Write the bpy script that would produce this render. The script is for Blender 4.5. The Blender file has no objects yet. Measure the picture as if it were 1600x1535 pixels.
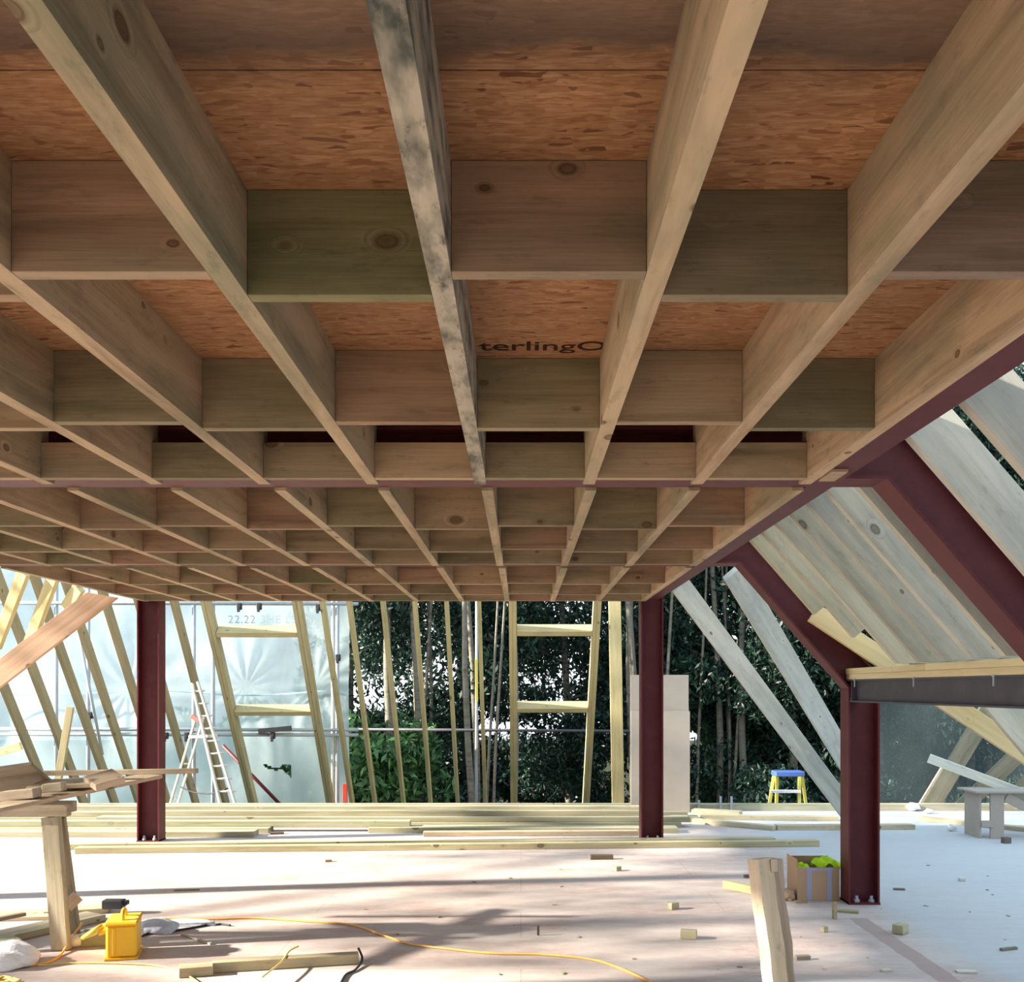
import bpy, bmesh, math, random
import numpy as np
from mathutils import Vector, Matrix
C = bpy.context.scene.collection
SC = bpy.context.scene
rnd = random.Random(7)
PX0, PY0, FPX, EYE = 814.0, 1077.0, 1600.0, 1.31

# ------------------------------------------------------------------ camera
cd = bpy.data.cameras.new('camera'); cam = bpy.data.objects.new('camera', cd); C.objects.link(cam)
cam.location = (0, 0, EYE); cam.rotation_euler = (math.pi/2, 0, 0)
cd.sensor_fit = 'HORIZONTAL'; cd.sensor_width = 36; cd.lens = 36*FPX/1600
cd.shift_x = -(PX0-800)/1600; cd.shift_y = (PY0-767.5)/1600
cd.clip_start = 0.05; cd.clip_end = 300
SC.camera = cam
# ------------------------------------------------------------------ world, sun, exposure
w = bpy.data.worlds.new('world'); SC.world = w; w.use_nodes = True
wn = w.node_tree.nodes; wl = w.node_tree.links
bg = wn['Background']; bg.inputs[1].default_value = 4.9
wtc = wn.new('ShaderNodeTexCoord'); wsp = wn.new('ShaderNodeSeparateXYZ'); wr = wn.new('ShaderNodeValToRGB')
wl.new(wtc.outputs['Generated'], wsp.inputs[0]); wl.new(wsp.outputs[2], wr.inputs[0]); wl.new(wr.outputs[0], bg.inputs[0])
wr.color_ramp.elements[0].position = 0.0; wr.color_ramp.elements[0].color = (.92, .96, 1, 1)
wr.color_ramp.elements[1].position = 0.9; wr.color_ramp.elements[1].color = (.58, .80, 1, 1)
def sun(name, d, col, e, ang):
    l = bpy.data.lights.new(name, 'SUN'); l.energy = e; l.color = col; l.angle = math.radians(ang)
    o = bpy.data.objects.new(name, l); C.objects.link(o)
    o.rotation_euler = Vector(d).to_track_quat('-Z', 'Y').to_euler(); o.location = (-8, -3, 8)
sun('sun', (1, .17, -.42), (1, .90, .76), 62, 1.5)
SC.view_settings.view_transform = 'Standard'; SC.view_settings.look = 'None'
SC.view_settings.gamma = 1; SC.view_settings.use_curve_mapping = False
SC.view_settings.exposure = -1.38
SC.cycles.max_bounces = 10; SC.cycles.diffuse_bounces = 6; SC.cycles.transparent_max_bounces = 12

# ------------------------------------------------------------------ helpers
def P(px, py, d): return Vector(((px-PX0)/FPX*d, d, EYE+(PY0-py)/FPX*d))     # a seen point at depth d
def F(px, py, z=0):
    d = (EYE-z)*FPX/(py-PY0); return Vector(((px-PX0)/FPX*d, d, z))
def tag(o, label, cat, group=None, kind=None):
    o['label'] = label; o['category'] = cat
    if group: o['group'] = group
    if kind: o['kind'] = kind
    return o
def link_mesh(name, me, mat, parent=None, color=None):
    o = bpy.data.objects.new(name, me); C.objects.link(o)
    if mat: me.materials.append(mat)
    if parent: o.parent = parent
    if color: o.color = (*color, 1)
    return o
def bm_obj(name, bm, mat, parent=None, color=None, M=None, smooth=False):
    bmesh.ops.recalc_face_normals(bm, faces=bm.faces)
    me = bpy.data.meshes.new(name); bm.to_mesh(me); bm.free()
    if smooth:
        for p in me.polygons: p.use_smooth = True
    o = link_mesh(name, me, mat, parent, color)
    if M is not None: o.matrix_world = M
    return o
def empty(name, loc=(0, 0, 0)):
    o = bpy.data.objects.new(name, None); C.objects.link(o); o.location = loc; o.empty_display_size = .1; return o
def attach(o, parent):                       # keep the world place of a part under its thing
    pm = parent.matrix_world.copy() if parent.type == 'MESH' else Matrix.Translation(parent.location)
    mw = o.matrix_basis.copy(); o.parent = parent; o.matrix_parent_inverse = pm.inverted(); o.matrix_basis = mw; return o
def prism(bm, poly, c0, c1, bev=0.0):        # polygon in local x,y, extruded along local z
    a = [bm.verts.new((x, y, c0)) for x, y in poly]; b = [bm.verts.new((x, y, c1)) for x, y in poly]
    n = len(poly); fs = [bm.faces.new(a), bm.faces.new(b[::-1])]
    for i in range(n): fs.append(bm.faces.new((a[i], b[i], b[(i+1) % n], a[(i+1) % n])))
    if bev:
        es = list({e for f in fs for e in f.edges})
        bmesh.ops.bevel(bm, geom=es, offset=bev, segments=1, affect='EDGES')
def box(bm, x0, x1, y0, y1, z0, z1, bev=0.0): prism(bm, [(x0, y0), (x1, y0), (x1, y1), (x0, y1)], z0, z1, bev)
def frameM(o, ux, uy):
    ux = Vector(ux).normalized(); uy = Vector(uy); uy = (uy-ux*uy.dot(ux)).normalized(); uz = ux.cross(uy)
    M = Matrix.Identity(4)
    for i in range(3): M[i][0], M[i][1], M[i][2], M[i][3] = ux[i], uy[i], uz[i], o[i]
    return M
def board(name, p0, p1, w, t, up, mat, color=None, parent=None, wob=0.0, cut=(0, 0), bev=.002):
    """a timber from p0 to p1 (centre line); w along 'up', t across; the grain runs along local x"""
    p0 = Vector(p0); p1 = Vector(p1); L = (p1-p0).length
    M = frameM(p0, p1-p0, up)
    bm = bmesh.new()
    if wob:
        n = 14; top = []; bot = []
        ph = rnd.random()*6
        for i in range(n+1):
            x = L*i/n; k = wob*math.sin(ph+i*.9)+wob*.5*math.sin(ph*2+i*2.3)
            top.append((x, w/2+k)); bot.append((x, -w/2+k*.8))
        prism(bm, bot+top[::-1], -t/2, t/2, 0)
    else:
        prism(bm, [(0+cut[0], -w/2), (L+cut[1], -w/2), (L, w/2), (0, w/2)], -t/2, t/2, bev)
    o = bm_obj(name, bm, mat, None, color, M)
    if parent: attach(o, parent)
    return o
def tube_bm(bm, pts, r, n=8, caps=True):
    pts = [Vector(p) for p in pts]; rings = []
    for i, p in enumerate(pts):
        t = (pts[min(i+1, len(pts)-1)]-pts[max(i-1, 0)]).normalized()
        a = t.orthogonal() if i == 0 else (rings_a - t*rings_a.dot(t))
        a.normalize(); rings_a = a; b = t.cross(a); rr = r[i] if isinstance(r, (list, tuple)) else r
        rings.append([bm.verts.new(p+(a*math.cos(q*2*math.pi/n)+b*math.sin(q*2*math.pi/n))*rr) for q in range(n)])
    for i in range(len(rings)-1):
        for q in range(n): bm.faces.new((rings[i][q], rings[i][(q+1) % n], rings[i+1][(q+1) % n], rings[i+1][q]))
    if caps: bm.faces.new(rings[0][::-1]); bm.faces.new(rings[-1])
def tube(name, pts, r, mat, parent=None, n=8):
    bm = bmesh.new(); tube_bm(bm, pts, r, n); o = bm_obj(name, bm, mat, None, smooth=True)
    if parent: attach(o, parent)
    return o
def smooth_path(pts, k=8):
    pts = [Vector(p) for p in pts]; out = []
    for i in range(len(pts)-1):
        a = pts[max(i-1, 0)]; b = pts[i]; c = pts[i+1]; d = pts[min(i+2, len(pts)-1)]
        for j in range(k):
            t = j/k
            out.append(.5*((2*b)+(c-a)*t+(2*a-5*b+4*c-d)*t*t+(3*b-a-3*c+d)*t**3))
    out.append(pts[-1]); return out

# ------------------------------------------------------------------ materials
def new_mat(name, rough=.7, spec=.3):
    m = bpy.data.materials.new(name); m.use_nodes = True
    b = m.node_tree.nodes['Principled BSDF']; b.inputs['Roughness'].default_value = rough
    b.inputs['Specular IOR Level'].default_value = spec
    return m, m.node_tree.nodes, m.node_tree.links, b
class G:                                      # a small node-graph writer
    def __init__(s, m): s.n = m.node_tree.nodes; s.l = m.node_tree.links
    def node(s, t, **k):
        n = s.n.new(t)
        for a, v in k.items(): setattr(n, a, v)
        return n
    def set(s, sock, v):
        if isinstance(v, bpy.types.NodeSocket): s.l.new(v, sock)
        elif isinstance(v, (tuple, list)) and len(v) == 3 and sock.type == 'RGBA': sock.default_value = (*v, 1)
        else: sock.default_value = v
    def math(s, op, a, b=0, c=None, clamp=False):
        n = s.node('ShaderNodeMath', operation=op); n.use_clamp = clamp; s.set(n.inputs[0], a); s.set(n.inputs[1], b)
        if c is not None: s.set(n.inputs[2], c)
        return n.outputs[0]
    def vmath(s, op, a, b):
        n = s.node('ShaderNodeVectorMath', operation=op); s.set(n.inputs[0], a); s.set(n.inputs[1], b); return n.outputs[0]
    def noise(s, v, scale, detail=3, rough=.5, dist=0):
        n = s.node('ShaderNodeTexNoise'); s.l.new(v, n.inputs['Vector']); n.inputs['Scale'].default_value = scale
        n.inputs['Detail'].default_value = detail; n.inputs['Roughness'].default_value = rough; n.inputs['Distortion'].default_value = dist
        return n.outputs['Fac']
    def ramp(s, f, *stops):
        n = s.node('ShaderNodeValToRGB'); s.l.new(f, n.inputs[0]); e = n.color_ramp.elements
        while len(e) < len(stops): e.new(.5)
        for x, (p, c) in zip(e, stops): x.position = p; x.color = (*c, 1) if isinstance(c, tuple) else (c, c, c, 1)
        return n.outputs[0]
    def mix(s, f, a, b, mode='MIX'):
        n = s.node('ShaderNodeMix', data_type='RGBA', blend_type=mode); s.set(n.inputs[0], f); s.set(n.inputs[6], a); s.set(n.inputs[7], b); return n.outputs[2]
    def bump(s, h, st, dist, b):
        n = s.node('ShaderNodeBump'); s.set(n.inputs['Height'], h); n.inputs['Strength'].default_value = st; n.inputs['Distance'].default_value = dist
        s.l.new(n.outputs[0], b.inputs['Normal'])
def wood(name, light, dark, knotc=(.09, .045, .02), mould=(.14, .16, .10), mamt=.5, fleck=.4, knots=1.0, ks=7.2, ms=1.0):
    m, n, l, b = new_mat(name, .75, .2); g = G(m)
    tc = g.node('ShaderNodeTexCoord'); oi = g.node('ShaderNodeObjectInfo')
    off = g.vmath('SCALE', (17.3, 11.1, 23.7), (0, 0, 0)); sc = off.node; g.set(sc.inputs['Scale'], oi.outputs['Random'])
    p = g.vmath('ADD', tc.outputs['Object'], off)
    vo = g.node('ShaderNodeTexVoronoi'); vo.inputs['Scale'].default_value = ks
    g.l.new(g.vmath('MULTIPLY', p, (.62, 1, 1)), vo.inputs['Vector'])
    vs = g.node('ShaderNodeSeparateColor'); g.l.new(vo.outputs['Color'], vs.inputs[0])
    kd = g.math('MULTIPLY', vo.outputs['Distance'], g.math('ADD', 1.0, g.math('MULTIPLY', vs.outputs[0], 2.2)))
    near = g.math('SUBTRACT', 1, g.math('MULTIPLY', kd, 3.0), clamp=True)
    gv = g.vmath('MULTIPLY', p, (1.1, 15, 15))
    bend = g.node('ShaderNodeCombineXYZ'); g.set(bend.inputs[1], g.math('MULTIPLY', near, 2.6)); g.set(bend.inputs[2], g.math('MULTIPLY', near, 1.6))
    gv = g.vmath('ADD', gv, bend.outputs[0])
    gr = g.noise(gv, 1.0, 4, .6, .5)
    fine = g.noise(g.vmath('MULTIPLY', p, (6, 130, 130)), 1.0, 2, .5)
    col = g.ramp(gr, (.30, dark), (.52, light), (.72, tuple(min(1, c*1.12) for c in light)))
    col = g.mix(g.math('MULTIPLY', fine, .28), col, dark)
    big = g.noise(g.vmath('MULTIPLY', p, (1.4*ms, 4*ms, 4*ms)), 1.0, 4, .6)
    col = g.mix(g.math('MULTIPLY', g.ramp(big, (.46, 0.), (.66, 1.)), mamt), col, mould)
    fl = g.noise(g.vmath('MULTIPLY', p, (9, 26, 26)), 1.0, 5, .75)
    col = g.mix(g.math('MULTIPLY', g.ramp(fl, (.55, 0.), (.70, 1.)), fleck), col, tuple(c*.55 for c in mould))
    km = g.ramp(kd, (.0, .8), (.09, .6), (.13, .9), (.16, .45), (.21, 0.))
    col = g.mix(g.math('MULTIPLY', km, knots), col, knotc)
    col = g.mix(1.0, col, oi.outputs['Color'], 'MULTIPLY')
    g.l.new(col, b.inputs['Base Color'])
    g.bump(g.math('ADD', gr, g.math('MULTIPLY', fine, .5)), .35, .004, b)
    return m
W_JOIST = wood('joist_softwood', (.43, .32, .205), (.25, .175, .105), mamt=.55)
W_MOULD = wood('mould_stained_softwood', (.40, .37, .29), (.25, .22, .16), mould=(.045, .055, .048), mamt=.92, fleck=.9, ms=3.2)
W_PINK = wood('nogging_softwood', (.36, .235, .15), (.20, .12, .075), mamt=.5)
W_GREEN = wood('treated_nogging_softwood', (.27, .225, .13), (.16, .13, .07), mould=(.10, .115, .05), mamt=.6)
W_RAFT = wood('rafter_softwood', (.50, .475, .40), (.37, .345, .28), mould=(.26, .28, .26), mamt=.6, fleck=.35, knotc=(.10, .08, .06), ks=8.5)
W_PALE = wood('treated_rafter_softwood', (.46, .40, .235), (.34, .285, .15), mamt=.25, fleck=.1)
W_PILE = wood('new_treated_softwood', (.40, .365, .255), (.26, .235, .145), mamt=.15, fleck=.1)
W_ORNG = wood('fresh_orange_softwood', (.55, .385, .26), (.42, .27, .165), mamt=.0, fleck=.0)
W_OLD = wood('dusty_scrap_wood', (.42, .37, .29), (.28, .235, .18), mamt=.35)
W_YEL = wood('fresh_yellow_softwood', (.66, .52, .28), (.54, .40, .19), mamt=.0, fleck=.0)

def osb():
    m, n, l, b = new_mat('osb_board', .8, .2); g = G(m)
    tc = g.node('ShaderNodeTexCoord'); oi = g.node('ShaderNodeObjectInfo'); p = tc.outputs['Object']
    warp = g.node('ShaderNodeTexNoise'); g.l.new(p, warp.inputs['Vector']); warp.inputs['Scale'].default_value = 7
    pw = g.vmath('ADD', p, g.vmath('MULTIPLY', warp.outputs['Color'], (.05, .05, .05)))
    cols = []
    for rot, sx, sy in ((.10, 15, 95), (-.35, 18, 90), (.8, 20, 70)):
        mp = g.node('ShaderNodeMapping'); g.l.new(pw, mp.inputs['Vector']); mp.inputs['Rotation'].default_value = (0, 0, rot); mp.inputs['Scale'].default_value = (sx, sy, 1)
        v = g.node('ShaderNodeTexVoronoi'); g.l.new(mp.outputs[0], v.inputs['Vector']); v.inputs['Scale'].default_value = 1; cols.append(v.outputs['Color'])
    sel = g.noise(p, 16, 2)
    def sep(c): s = g.node('ShaderNodeSeparateColor'); g.l.new(c, s.inputs[0]); return s.outputs[0]
    a = g.mix(g.ramp(sel, (.48, 0.), (.52, 1.)), cols[0], cols[1]); a = g.mix(g.ramp(g.noise(p, 11, 2), (.58, 0.), (.62, 1.)), a, cols[2])
    s = sep(a)
    col = g.ramp(s, (.0, (.12, .05, .022)), (.06, (.25, .115, .05)), (.13, (.36, .18, .085)), (.6, (.42, .225, .11)), (1., (.50, .29, .16)))
    fine = g.noise(g.vmath('MULTIPLY', p, (30, 200, 1)), 1, 3)
    col = g.mix(g.math('MULTIPLY', g.ramp(fine, (.42, 0.), (.66, 1.)), .6), col, (.22, .10, .045))
    st = g.noise(p, 2.2, 4, .6)
    col = g.mix(g.math('MULTIPLY', g.ramp(st, (.42, 0.), (.62, 1.)), .35), col, (.16, .10, .06))
    sp = g.node('ShaderNodeSeparateXYZ'); g.l.new(p, sp.inputs[0])
    # water stain along the sheet joint and a weathered grey board on the near side of it
    yy = g.math('ADD', sp.outputs[1], g.math('MULTIPLY', g.noise(p, 5, 4), .16))
    near = g.math('SUBTRACT', 1, g.math('DIVIDE', g.math('SUBTRACT', yy, 1.60), .03), clamp=True)
    col = g.mix(g.math('MULTIPLY', near, .62), col, (.17, .135, .105))
    jd = g.math('ABSOLUTE', g.math('SUBTRACT', yy, 1.60))
    col = g.mix(g.math('MULTIPLY', g.math('SUBTRACT', 1, g.math('DIVIDE', jd, .10), clamp=True), .55), col, (.05, .035, .028))
    g.l.new(g.mix(1., col, oi.outputs['Color'], 'MULTIPLY'), b.inputs['Base Color'])
    g.bump(s, .3, .002, b)
    return m
M_OSB = osb()
def paint_mat(name, c, dust, rough=.5, spec=.35, amt=.5):
    m, n, l, b = new_mat(name, rough, spec); g = G(m); tc = g.node('ShaderNodeTexCoord'); p = tc.outputs['Object']
    f = g.noise(p, 6, 5, .65); f2 = g.noise(p, 90, 2)
    col = g.mix(g.math('MULTIPLY', g.ramp(f, (.45, 0.), (.75, 1.)), amt), c, dust)
    col = g.mix(g.math('MULTIPLY', g.ramp(f2, (.60, 0.), (.72, 1.)), .3), col, dust)
    g.l.new(col, b.inputs['Base Color']); g.bump(f2, .1, .001, b); return m
M_RED = paint_mat('red_oxide_primer', (.085, .013, .016), (.15, .034, .036), .5, .28, .45)
M_BLK = paint_mat('black_steel', (.055, .05, .065), (.11, .10, .11), .5, .4, .6)
M_GALV = paint_mat('galvanised_steel', (.34, .38, .42), (.22, .25, .29), .4, .5, .6)
M_ALU = paint_mat('aluminium', (.62, .60, .57), (.45, .42, .40), .45, .5, .5); M_ALU.node_tree.nodes['Principled BSDF'].inputs['Metallic'].default_value = .3
M_YELLOW = paint_mat('yellow_plastic', (.78, .44, .02), (.70, .42, .06), .45, .4, .3)
M_LADY = paint_mat('yellow_fibreglass', (.62, .55, .10), (.50, .46, .16), .5, .4, .3)
M_BLUE = paint_mat('blue_plastic', (.07, .14, .42), (.12, .18, .40), .45, .4, .3)
M_WHITE = paint_mat('white_plastic', (.75, .76, .78), (.6, .6, .62), .5, .4, .3)
M_BAGB = paint_mat('pale_blue_bag', (.55, .60, .68), (.12, .17, .27), .6, .3, .6)
M_DARK = paint_mat('dark_rubber', (.025, .025, .03), (.05, .05, .06), .6, .3, .3)
M_HIVIS = paint_mat('hi_vis_fabric', (.70, .95, .04), (.62, .85, .08), .8, .2, .2)
M_CARD = paint_mat('cardboard', (.42, .29, .19), (.35, .23, .15), .9, .1, .5)
M_TAPE = paint_mat('blue_grey_tape', (.30, .32, .48), (.36, .34, .42), .4, .4, .5)
M_CABLE = paint_mat('orange_cable', (.80, .42, .10), (.78, .50, .22), .5, .4, .3)
M_CABY = paint_mat('yellow_cable', (.70, .52, .16), (.6, .5, .25), .5, .4, .3)
M_PANEL = paint_mat('beige_board', (.34, .305, .265), (.29, .26, .23), .9, .1, .5)
M_REDP = paint_mat('red_plastic', (.45, .04, .03), (.4, .1, .08), .5, .4, .3)
M_INK = paint_mat('board_ink', (.035, .015, .008), (.06, .02, .01), .9, .1, .3)
M_PINKC = paint_mat('pink_clip', (.5, .18, .16), (.5, .25, .22), .5, .3, .3)
M_BARK = wood('bark', (.20, .18, .155), (.09, .075, .06), mamt=.5, knots=.3)
M_GND = paint_mat('garden_ground', (.022, .03, .014), (.04, .035, .02), 1., .1, .8)

def floor_mat():
    m, n, l, b = new_mat('chipboard_deck', .75, .25); g = G(m); tc = g.node('ShaderNodeTexCoord'); p = tc.outputs['Object']
    dust = g.noise(g.vmath('MULTIPLY', p, (.9, 2.2, 1)), 1.3, 6, .62, .4)
    fine = g.noise(g.vmath('MULTIPLY', p, (1, 1.6, 1)), 11, 5, .7)
    col = g.mix(g.ramp(dust, (.36, 0.), (.62, 1.)), (.40, .30, .27), (.50, .44, .41))
    col = g.mix(g.math('MULTIPLY', g.ramp(fine, (.40, 0.), (.75, 1.)), .55), col, (.56, .52, .49))
    col = g.mix(g.math('MULTIPLY', g.ramp(g.noise(p, 2.6, 5, .7), (.60, 0.), (.72, 1.)), .30), col, (.33, .25, .22))
    br = g.node('ShaderNodeTexBrick'); g.l.new(p, br.inputs['Vector']); br.inputs['Scale'].default_value = 1; br.inputs['Brick Width'].default_value = 2.4
    br.inputs['Row Height'].default_value = .6; br.inputs['Mortar Size'].default_value = .0025; br.inputs['Mortar Smooth'].default_value = .4
    col = g.mix(g.math('MULTIPLY', br.outputs['Fac'], .45), col, (.22, .16, .14))
    sp = g.node('ShaderNodeSeparateXYZ'); g.l.new(p, sp.inputs[0])
    # a dust-free strip where a board has lain, and cool sky light painted into the deck outside the knee line
    x = g.math('ADD', sp.outputs[0], g.math('MULTIPLY', g.noise(p, 6, 3), .03))
    inb = g.math('MULTIPLY', g.math('GREATER_THAN', x, 1.885), g.math('LESS_THAN', x, 1.99))
    inb = g.math('MULTIPLY', inb, g.math('LESS_THAN', sp.outputs[1], 5.85))
    rt = g.math('DIVIDE', g.math('SUBTRACT', x, 2.03), .25, clamp=True)
    col = g.mix(g.math('MULTIPLY', rt, .8), col, g.mix(fine, (.38, .42, .45), (.47, .50, .52)))
    col = g.mix(g.math('MULTIPLY', inb, .75), col, (.33, .24, .215))
    g.l.new(col, b.inputs['Base Color']); g.bump(fine, .25, .004, b); return m
M_FLOOR = floor_mat()
def sheet_mat(name, base, mixf, alpha=None):
    m, n, l, b = new_mat(name, .6, .3); g = G(m); out = n['Material Output']; tc = g.node('ShaderNodeTexCoord'); p = tc.outputs['Object']
    f = g.noise(g.vmath('MULTIPLY', p, (1, 1, .5)), 1.6, 5, .6, .8)
    col = g.mix(g.ramp(f, (.35, 0.), (.7, 1.)), base, tuple(c*.72 for c in base))
    g.l.new(col, b.inputs['Base Color'])
    tr = g.node('ShaderNodeBsdfTranslucent'); g.l.new(col, tr.inputs[0]); mx = g.node('ShaderNodeMixShader'); mx.inputs[0].default_value = mixf
    g.l.new(b.outputs[0], mx.inputs[1]); g.l.new(tr.outputs[0], mx.inputs[2]); sh = mx.outputs[0]
    if alpha is not None:
        t = g.node('ShaderNodeBsdfTransparent'); m2 = g.node('ShaderNodeMixShader'); m2.inputs[0].default_value = alpha
        g.l.new(t.outputs[0], m2.inputs[1]); g.l.new(sh, m2.inputs[2]); sh = m2.outputs[0]
    g.l.new(sh, out.inputs[0]); return m
M_SHEET = sheet_mat('scaffold_sheet', (.76, .93, .97), .66, .90)
M_NET = sheet_mat('debris_netting', (.16, .22, .24), .4, .42)
def leaf_mat(name, a, b_):
    m, n, l, b = new_mat(name, .45, .4); g = G(m); out = n['Material Output']; geo = g.node('ShaderNodeNewGeometry')
    col = g.ramp(geo.outputs['Random Per Island'], (.0, a), (.75, b_), (1., tuple(c*1.9 for c in b_)))
    g.l.new(col, b.inputs['Base Color']); tr = g.node('ShaderNodeBsdfTranslucent'); g.l.new(col, tr.inputs[0])
    mx = g.node('ShaderNodeMixShader'); mx.inputs[0].default_value = .3; g.l.new(b.outputs[0], mx.inputs[1]); g.l.new(tr.outputs[0], mx.inputs[2]); g.l.new(mx.outputs[0], out.inputs[0]); return m
M_LEAF = leaf_mat('conifer_foliage', (.010, .022, .018), (.022, .055, .036))
M_LEAF2 = leaf_mat('laurel_foliage', (.03, .08, .03), (.10, .22, .08))

# ------------------------------------------------------------------ floor, ground
def struct(o): o['kind'] = 'structure'; return o
bm = bmesh.new(); box(bm, -7.5, 7.5, -3, 11.12, -.022, 0); struct(bm_obj('floor', bm, M_FLOOR))
bm = bmesh.new(); box(bm, -60, 60, -30, 90, -3.4, -3.2); struct(bm_obj('ground', bm, M_GND))
bm = bmesh.new(); box(bm, -4.2, 6.5, -2.75, -2.6, 0, EYE+.95); struct(bm_obj('sky_light_blocker', bm, M_PANEL))  # unseen panel added to cut the sky light from behind the camera

# ------------------------------------------------------------------ steel portal frames
ZB = EYE+.765; ZT = EYE+.955; D = .19; HB = .08
X_R = (1.33, 1.99); SL = 1.15; Z_K = ZB-(X_R[1]-X_R[0])*SL
def hseg(bm, a, b, ma, mb, y0, D=D, hb=HB, tf=.012, tw=.008):
    """one rolled-section length between mitred ends; a,b inner-line points (x,z); ma,mb outward mitre vectors scaled to depth 1"""
    a = Vector(a); b = Vector(b); ma = Vector(ma); mb = Vector(mb)
    def slab_(o0, o1, w):
        q = [a+ma*o0, b+mb*o0, b+mb*o1, a+ma*o1]
        f = [bm.verts.new((v.x, y0-w, v.y)) for v in q]; r = [bm.verts.new((v.x, y0+w, v.y)) for v in q]
        bm.faces.new(f); bm.faces.new(r[::-1])
        for i in range(4): bm.faces.new((f[i], r[i], r[(i+1) % 4], f[(i+1) % 4]))
    slab_(0, tf, hb); slab_(D-tf, D, hb); slab_(tf, D-tf, tw/2)
def portal(y, label, pts, names, extra_bolts=()):
    t = empty('steel_portal_frame', (pts[0][0], y, 0)); bpy.context.view_layer.update()
    tag(t, label, 'steel frame')
    pts = [Vector(p) for p in pts]; nrm = []
    for i in range(len(pts)-1):
        d = (pts[i+1]-pts[i]).normalized(); nrm.append(Vector((-d.y, d.x)))
    mit = [nrm[0]]
    for i in range(1, len(pts)-1):
        h = (nrm[i-1]+nrm[i]).normalized(); mit.append(h/h.dot(nrm[i]))
    mit.append(nrm[-1])
    for i, nm in enumerate(names):
        bm = bmesh.new(); hseg(bm, pts[i], pts[i+1], mit[i], mit[i+1], y)
        attach(bm_obj(nm, bm, M_RED), t)
    for (x0, x1) in ((pts[-1].x, pts[-1].x+D), (pts[0].x-D, pts[0].x)):
        bm = bmesh.new(); box(bm, x0-.0, x1+.0, y-HB-.012, y+HB+.012, 0.0005, .012); attach(bm_obj('base_plate', bm, M_RED), t)
        for bx in (x0+.055, x1-.045):
            bm = bmesh.new(); tube_bm(bm, [(bx, y-HB+.02, .012), (bx, y-HB+.02, .05)], .010, 6); tube_bm(bm, [(bx, y-HB+.02, .013), (bx, y-HB+.02, .028)], .018, 6)
            attach(bm_obj('holding_bolt', bm, M_GALV), t)
    return t
XL = -3.52
wide = [(XL-.66, .0005), (XL-.66, Z_K), (XL, ZB), (X_R[0], ZB), (X_R[1], Z_K), (X_R[1], .0005)]
nm5 = ['column', 'sloping_leg', 'crossbeam', 'sloping_leg', 'column']
YF = (3.80, 6.30, 8.85)
portal(YF[0], 'red steel frame nearest the camera, its sloping leg running off the right edge', wide, nm5)
portal(YF[1], 'red steel frame whose right column stands beside the cardboard box', wide, nm5)
portal(YF[2], 'farthest red steel frame, its two straight columns standing by the timber stack', [(-3.10, .0005), (-3.10, ZB), (1.03, ZB), (1.03, .0005)], ['column', 'crossbeam', 'column'])

# ------------------------------------------------------------------ joists
BAYS = [dict(y0=-2.2, y1=YF[0]-HB, x=-.148, s=.397, n='near bay'),
        dict(y0=YF[0]+HB+.005, y1=YF[1]-HB, x=-.128, s=.393, n='middle bay'),
        dict(y0=YF[1]+HB+.005, y1=YF[2]-HB, x=-.118, s=.388, n='far bay')]
JW = .043; ZJ = EYE+.753
ORD = ['', 'rightmost', 'second from the right', 'third from the right', 'fourth from the right', 'fifth from the right', 'sixth from the right', 'seventh from the right',
       'eighth from the right', 'ninth from the right', 'tenth from the right', 'eleventh from the right', 'leftmost']
bayword = ['in the bay nearest the camera', 'in the middle bay between red beams', 'in the farthest bay']
for bi, B in enumerate(BAYS):
    L = B['y1']-B['y0']
    for k in range(-8, 4):
        if bi == 0 and k < -6: continue
        x = B['x']+B['s']*k
        # local x along the joist (grain), local y up
        poly = [(0, 0), (L+.045, 0), (L+.045, .0112), (L-.003, .0112), (L-.003, .2018), (0, .2018)]
        bm = bmesh.new(); prism(bm, poly, -JW/2, JW/2, 0)
        M = frameM((x, B['y0'], ZJ), (0, 1, 0), (0, 0, 1))
        tint = rnd.uniform(.90, 1.08); tr = rnd.uniform(.97, 1.05)
        mat = W_MOULD if (bi == 0 and k == 0) else W_JOIST
        if k == 3: tr += .04; tint += .08
        if bi == 0 and k in (1,): tint = 1.05
        if bi == 0 and k == -1: tint = .95
        o = bm_obj('joist', bm, mat, None, (tint*tr, tint, tint*.97), M)
        r = 4-k
        if bi == 0 and k == 0: lab = 'mould-blackened grey ceiling joist near the centre of the bay nearest the camera'
        elif bi == 0 and k == 3: lab = 'rightmost warm brown ceiling joist of the nearest bay, against the dark red edge beam'
        elif k == -8: lab = 'leftmost timber ceiling joist %s, at the open edge' % bayword[bi]
        else: lab = 'ceiling joist %s, %s' % (ORD[r], bayword[bi])
        tag(o, lab, 'joist', 'ceiling joists of the '+B['n'])
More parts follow.
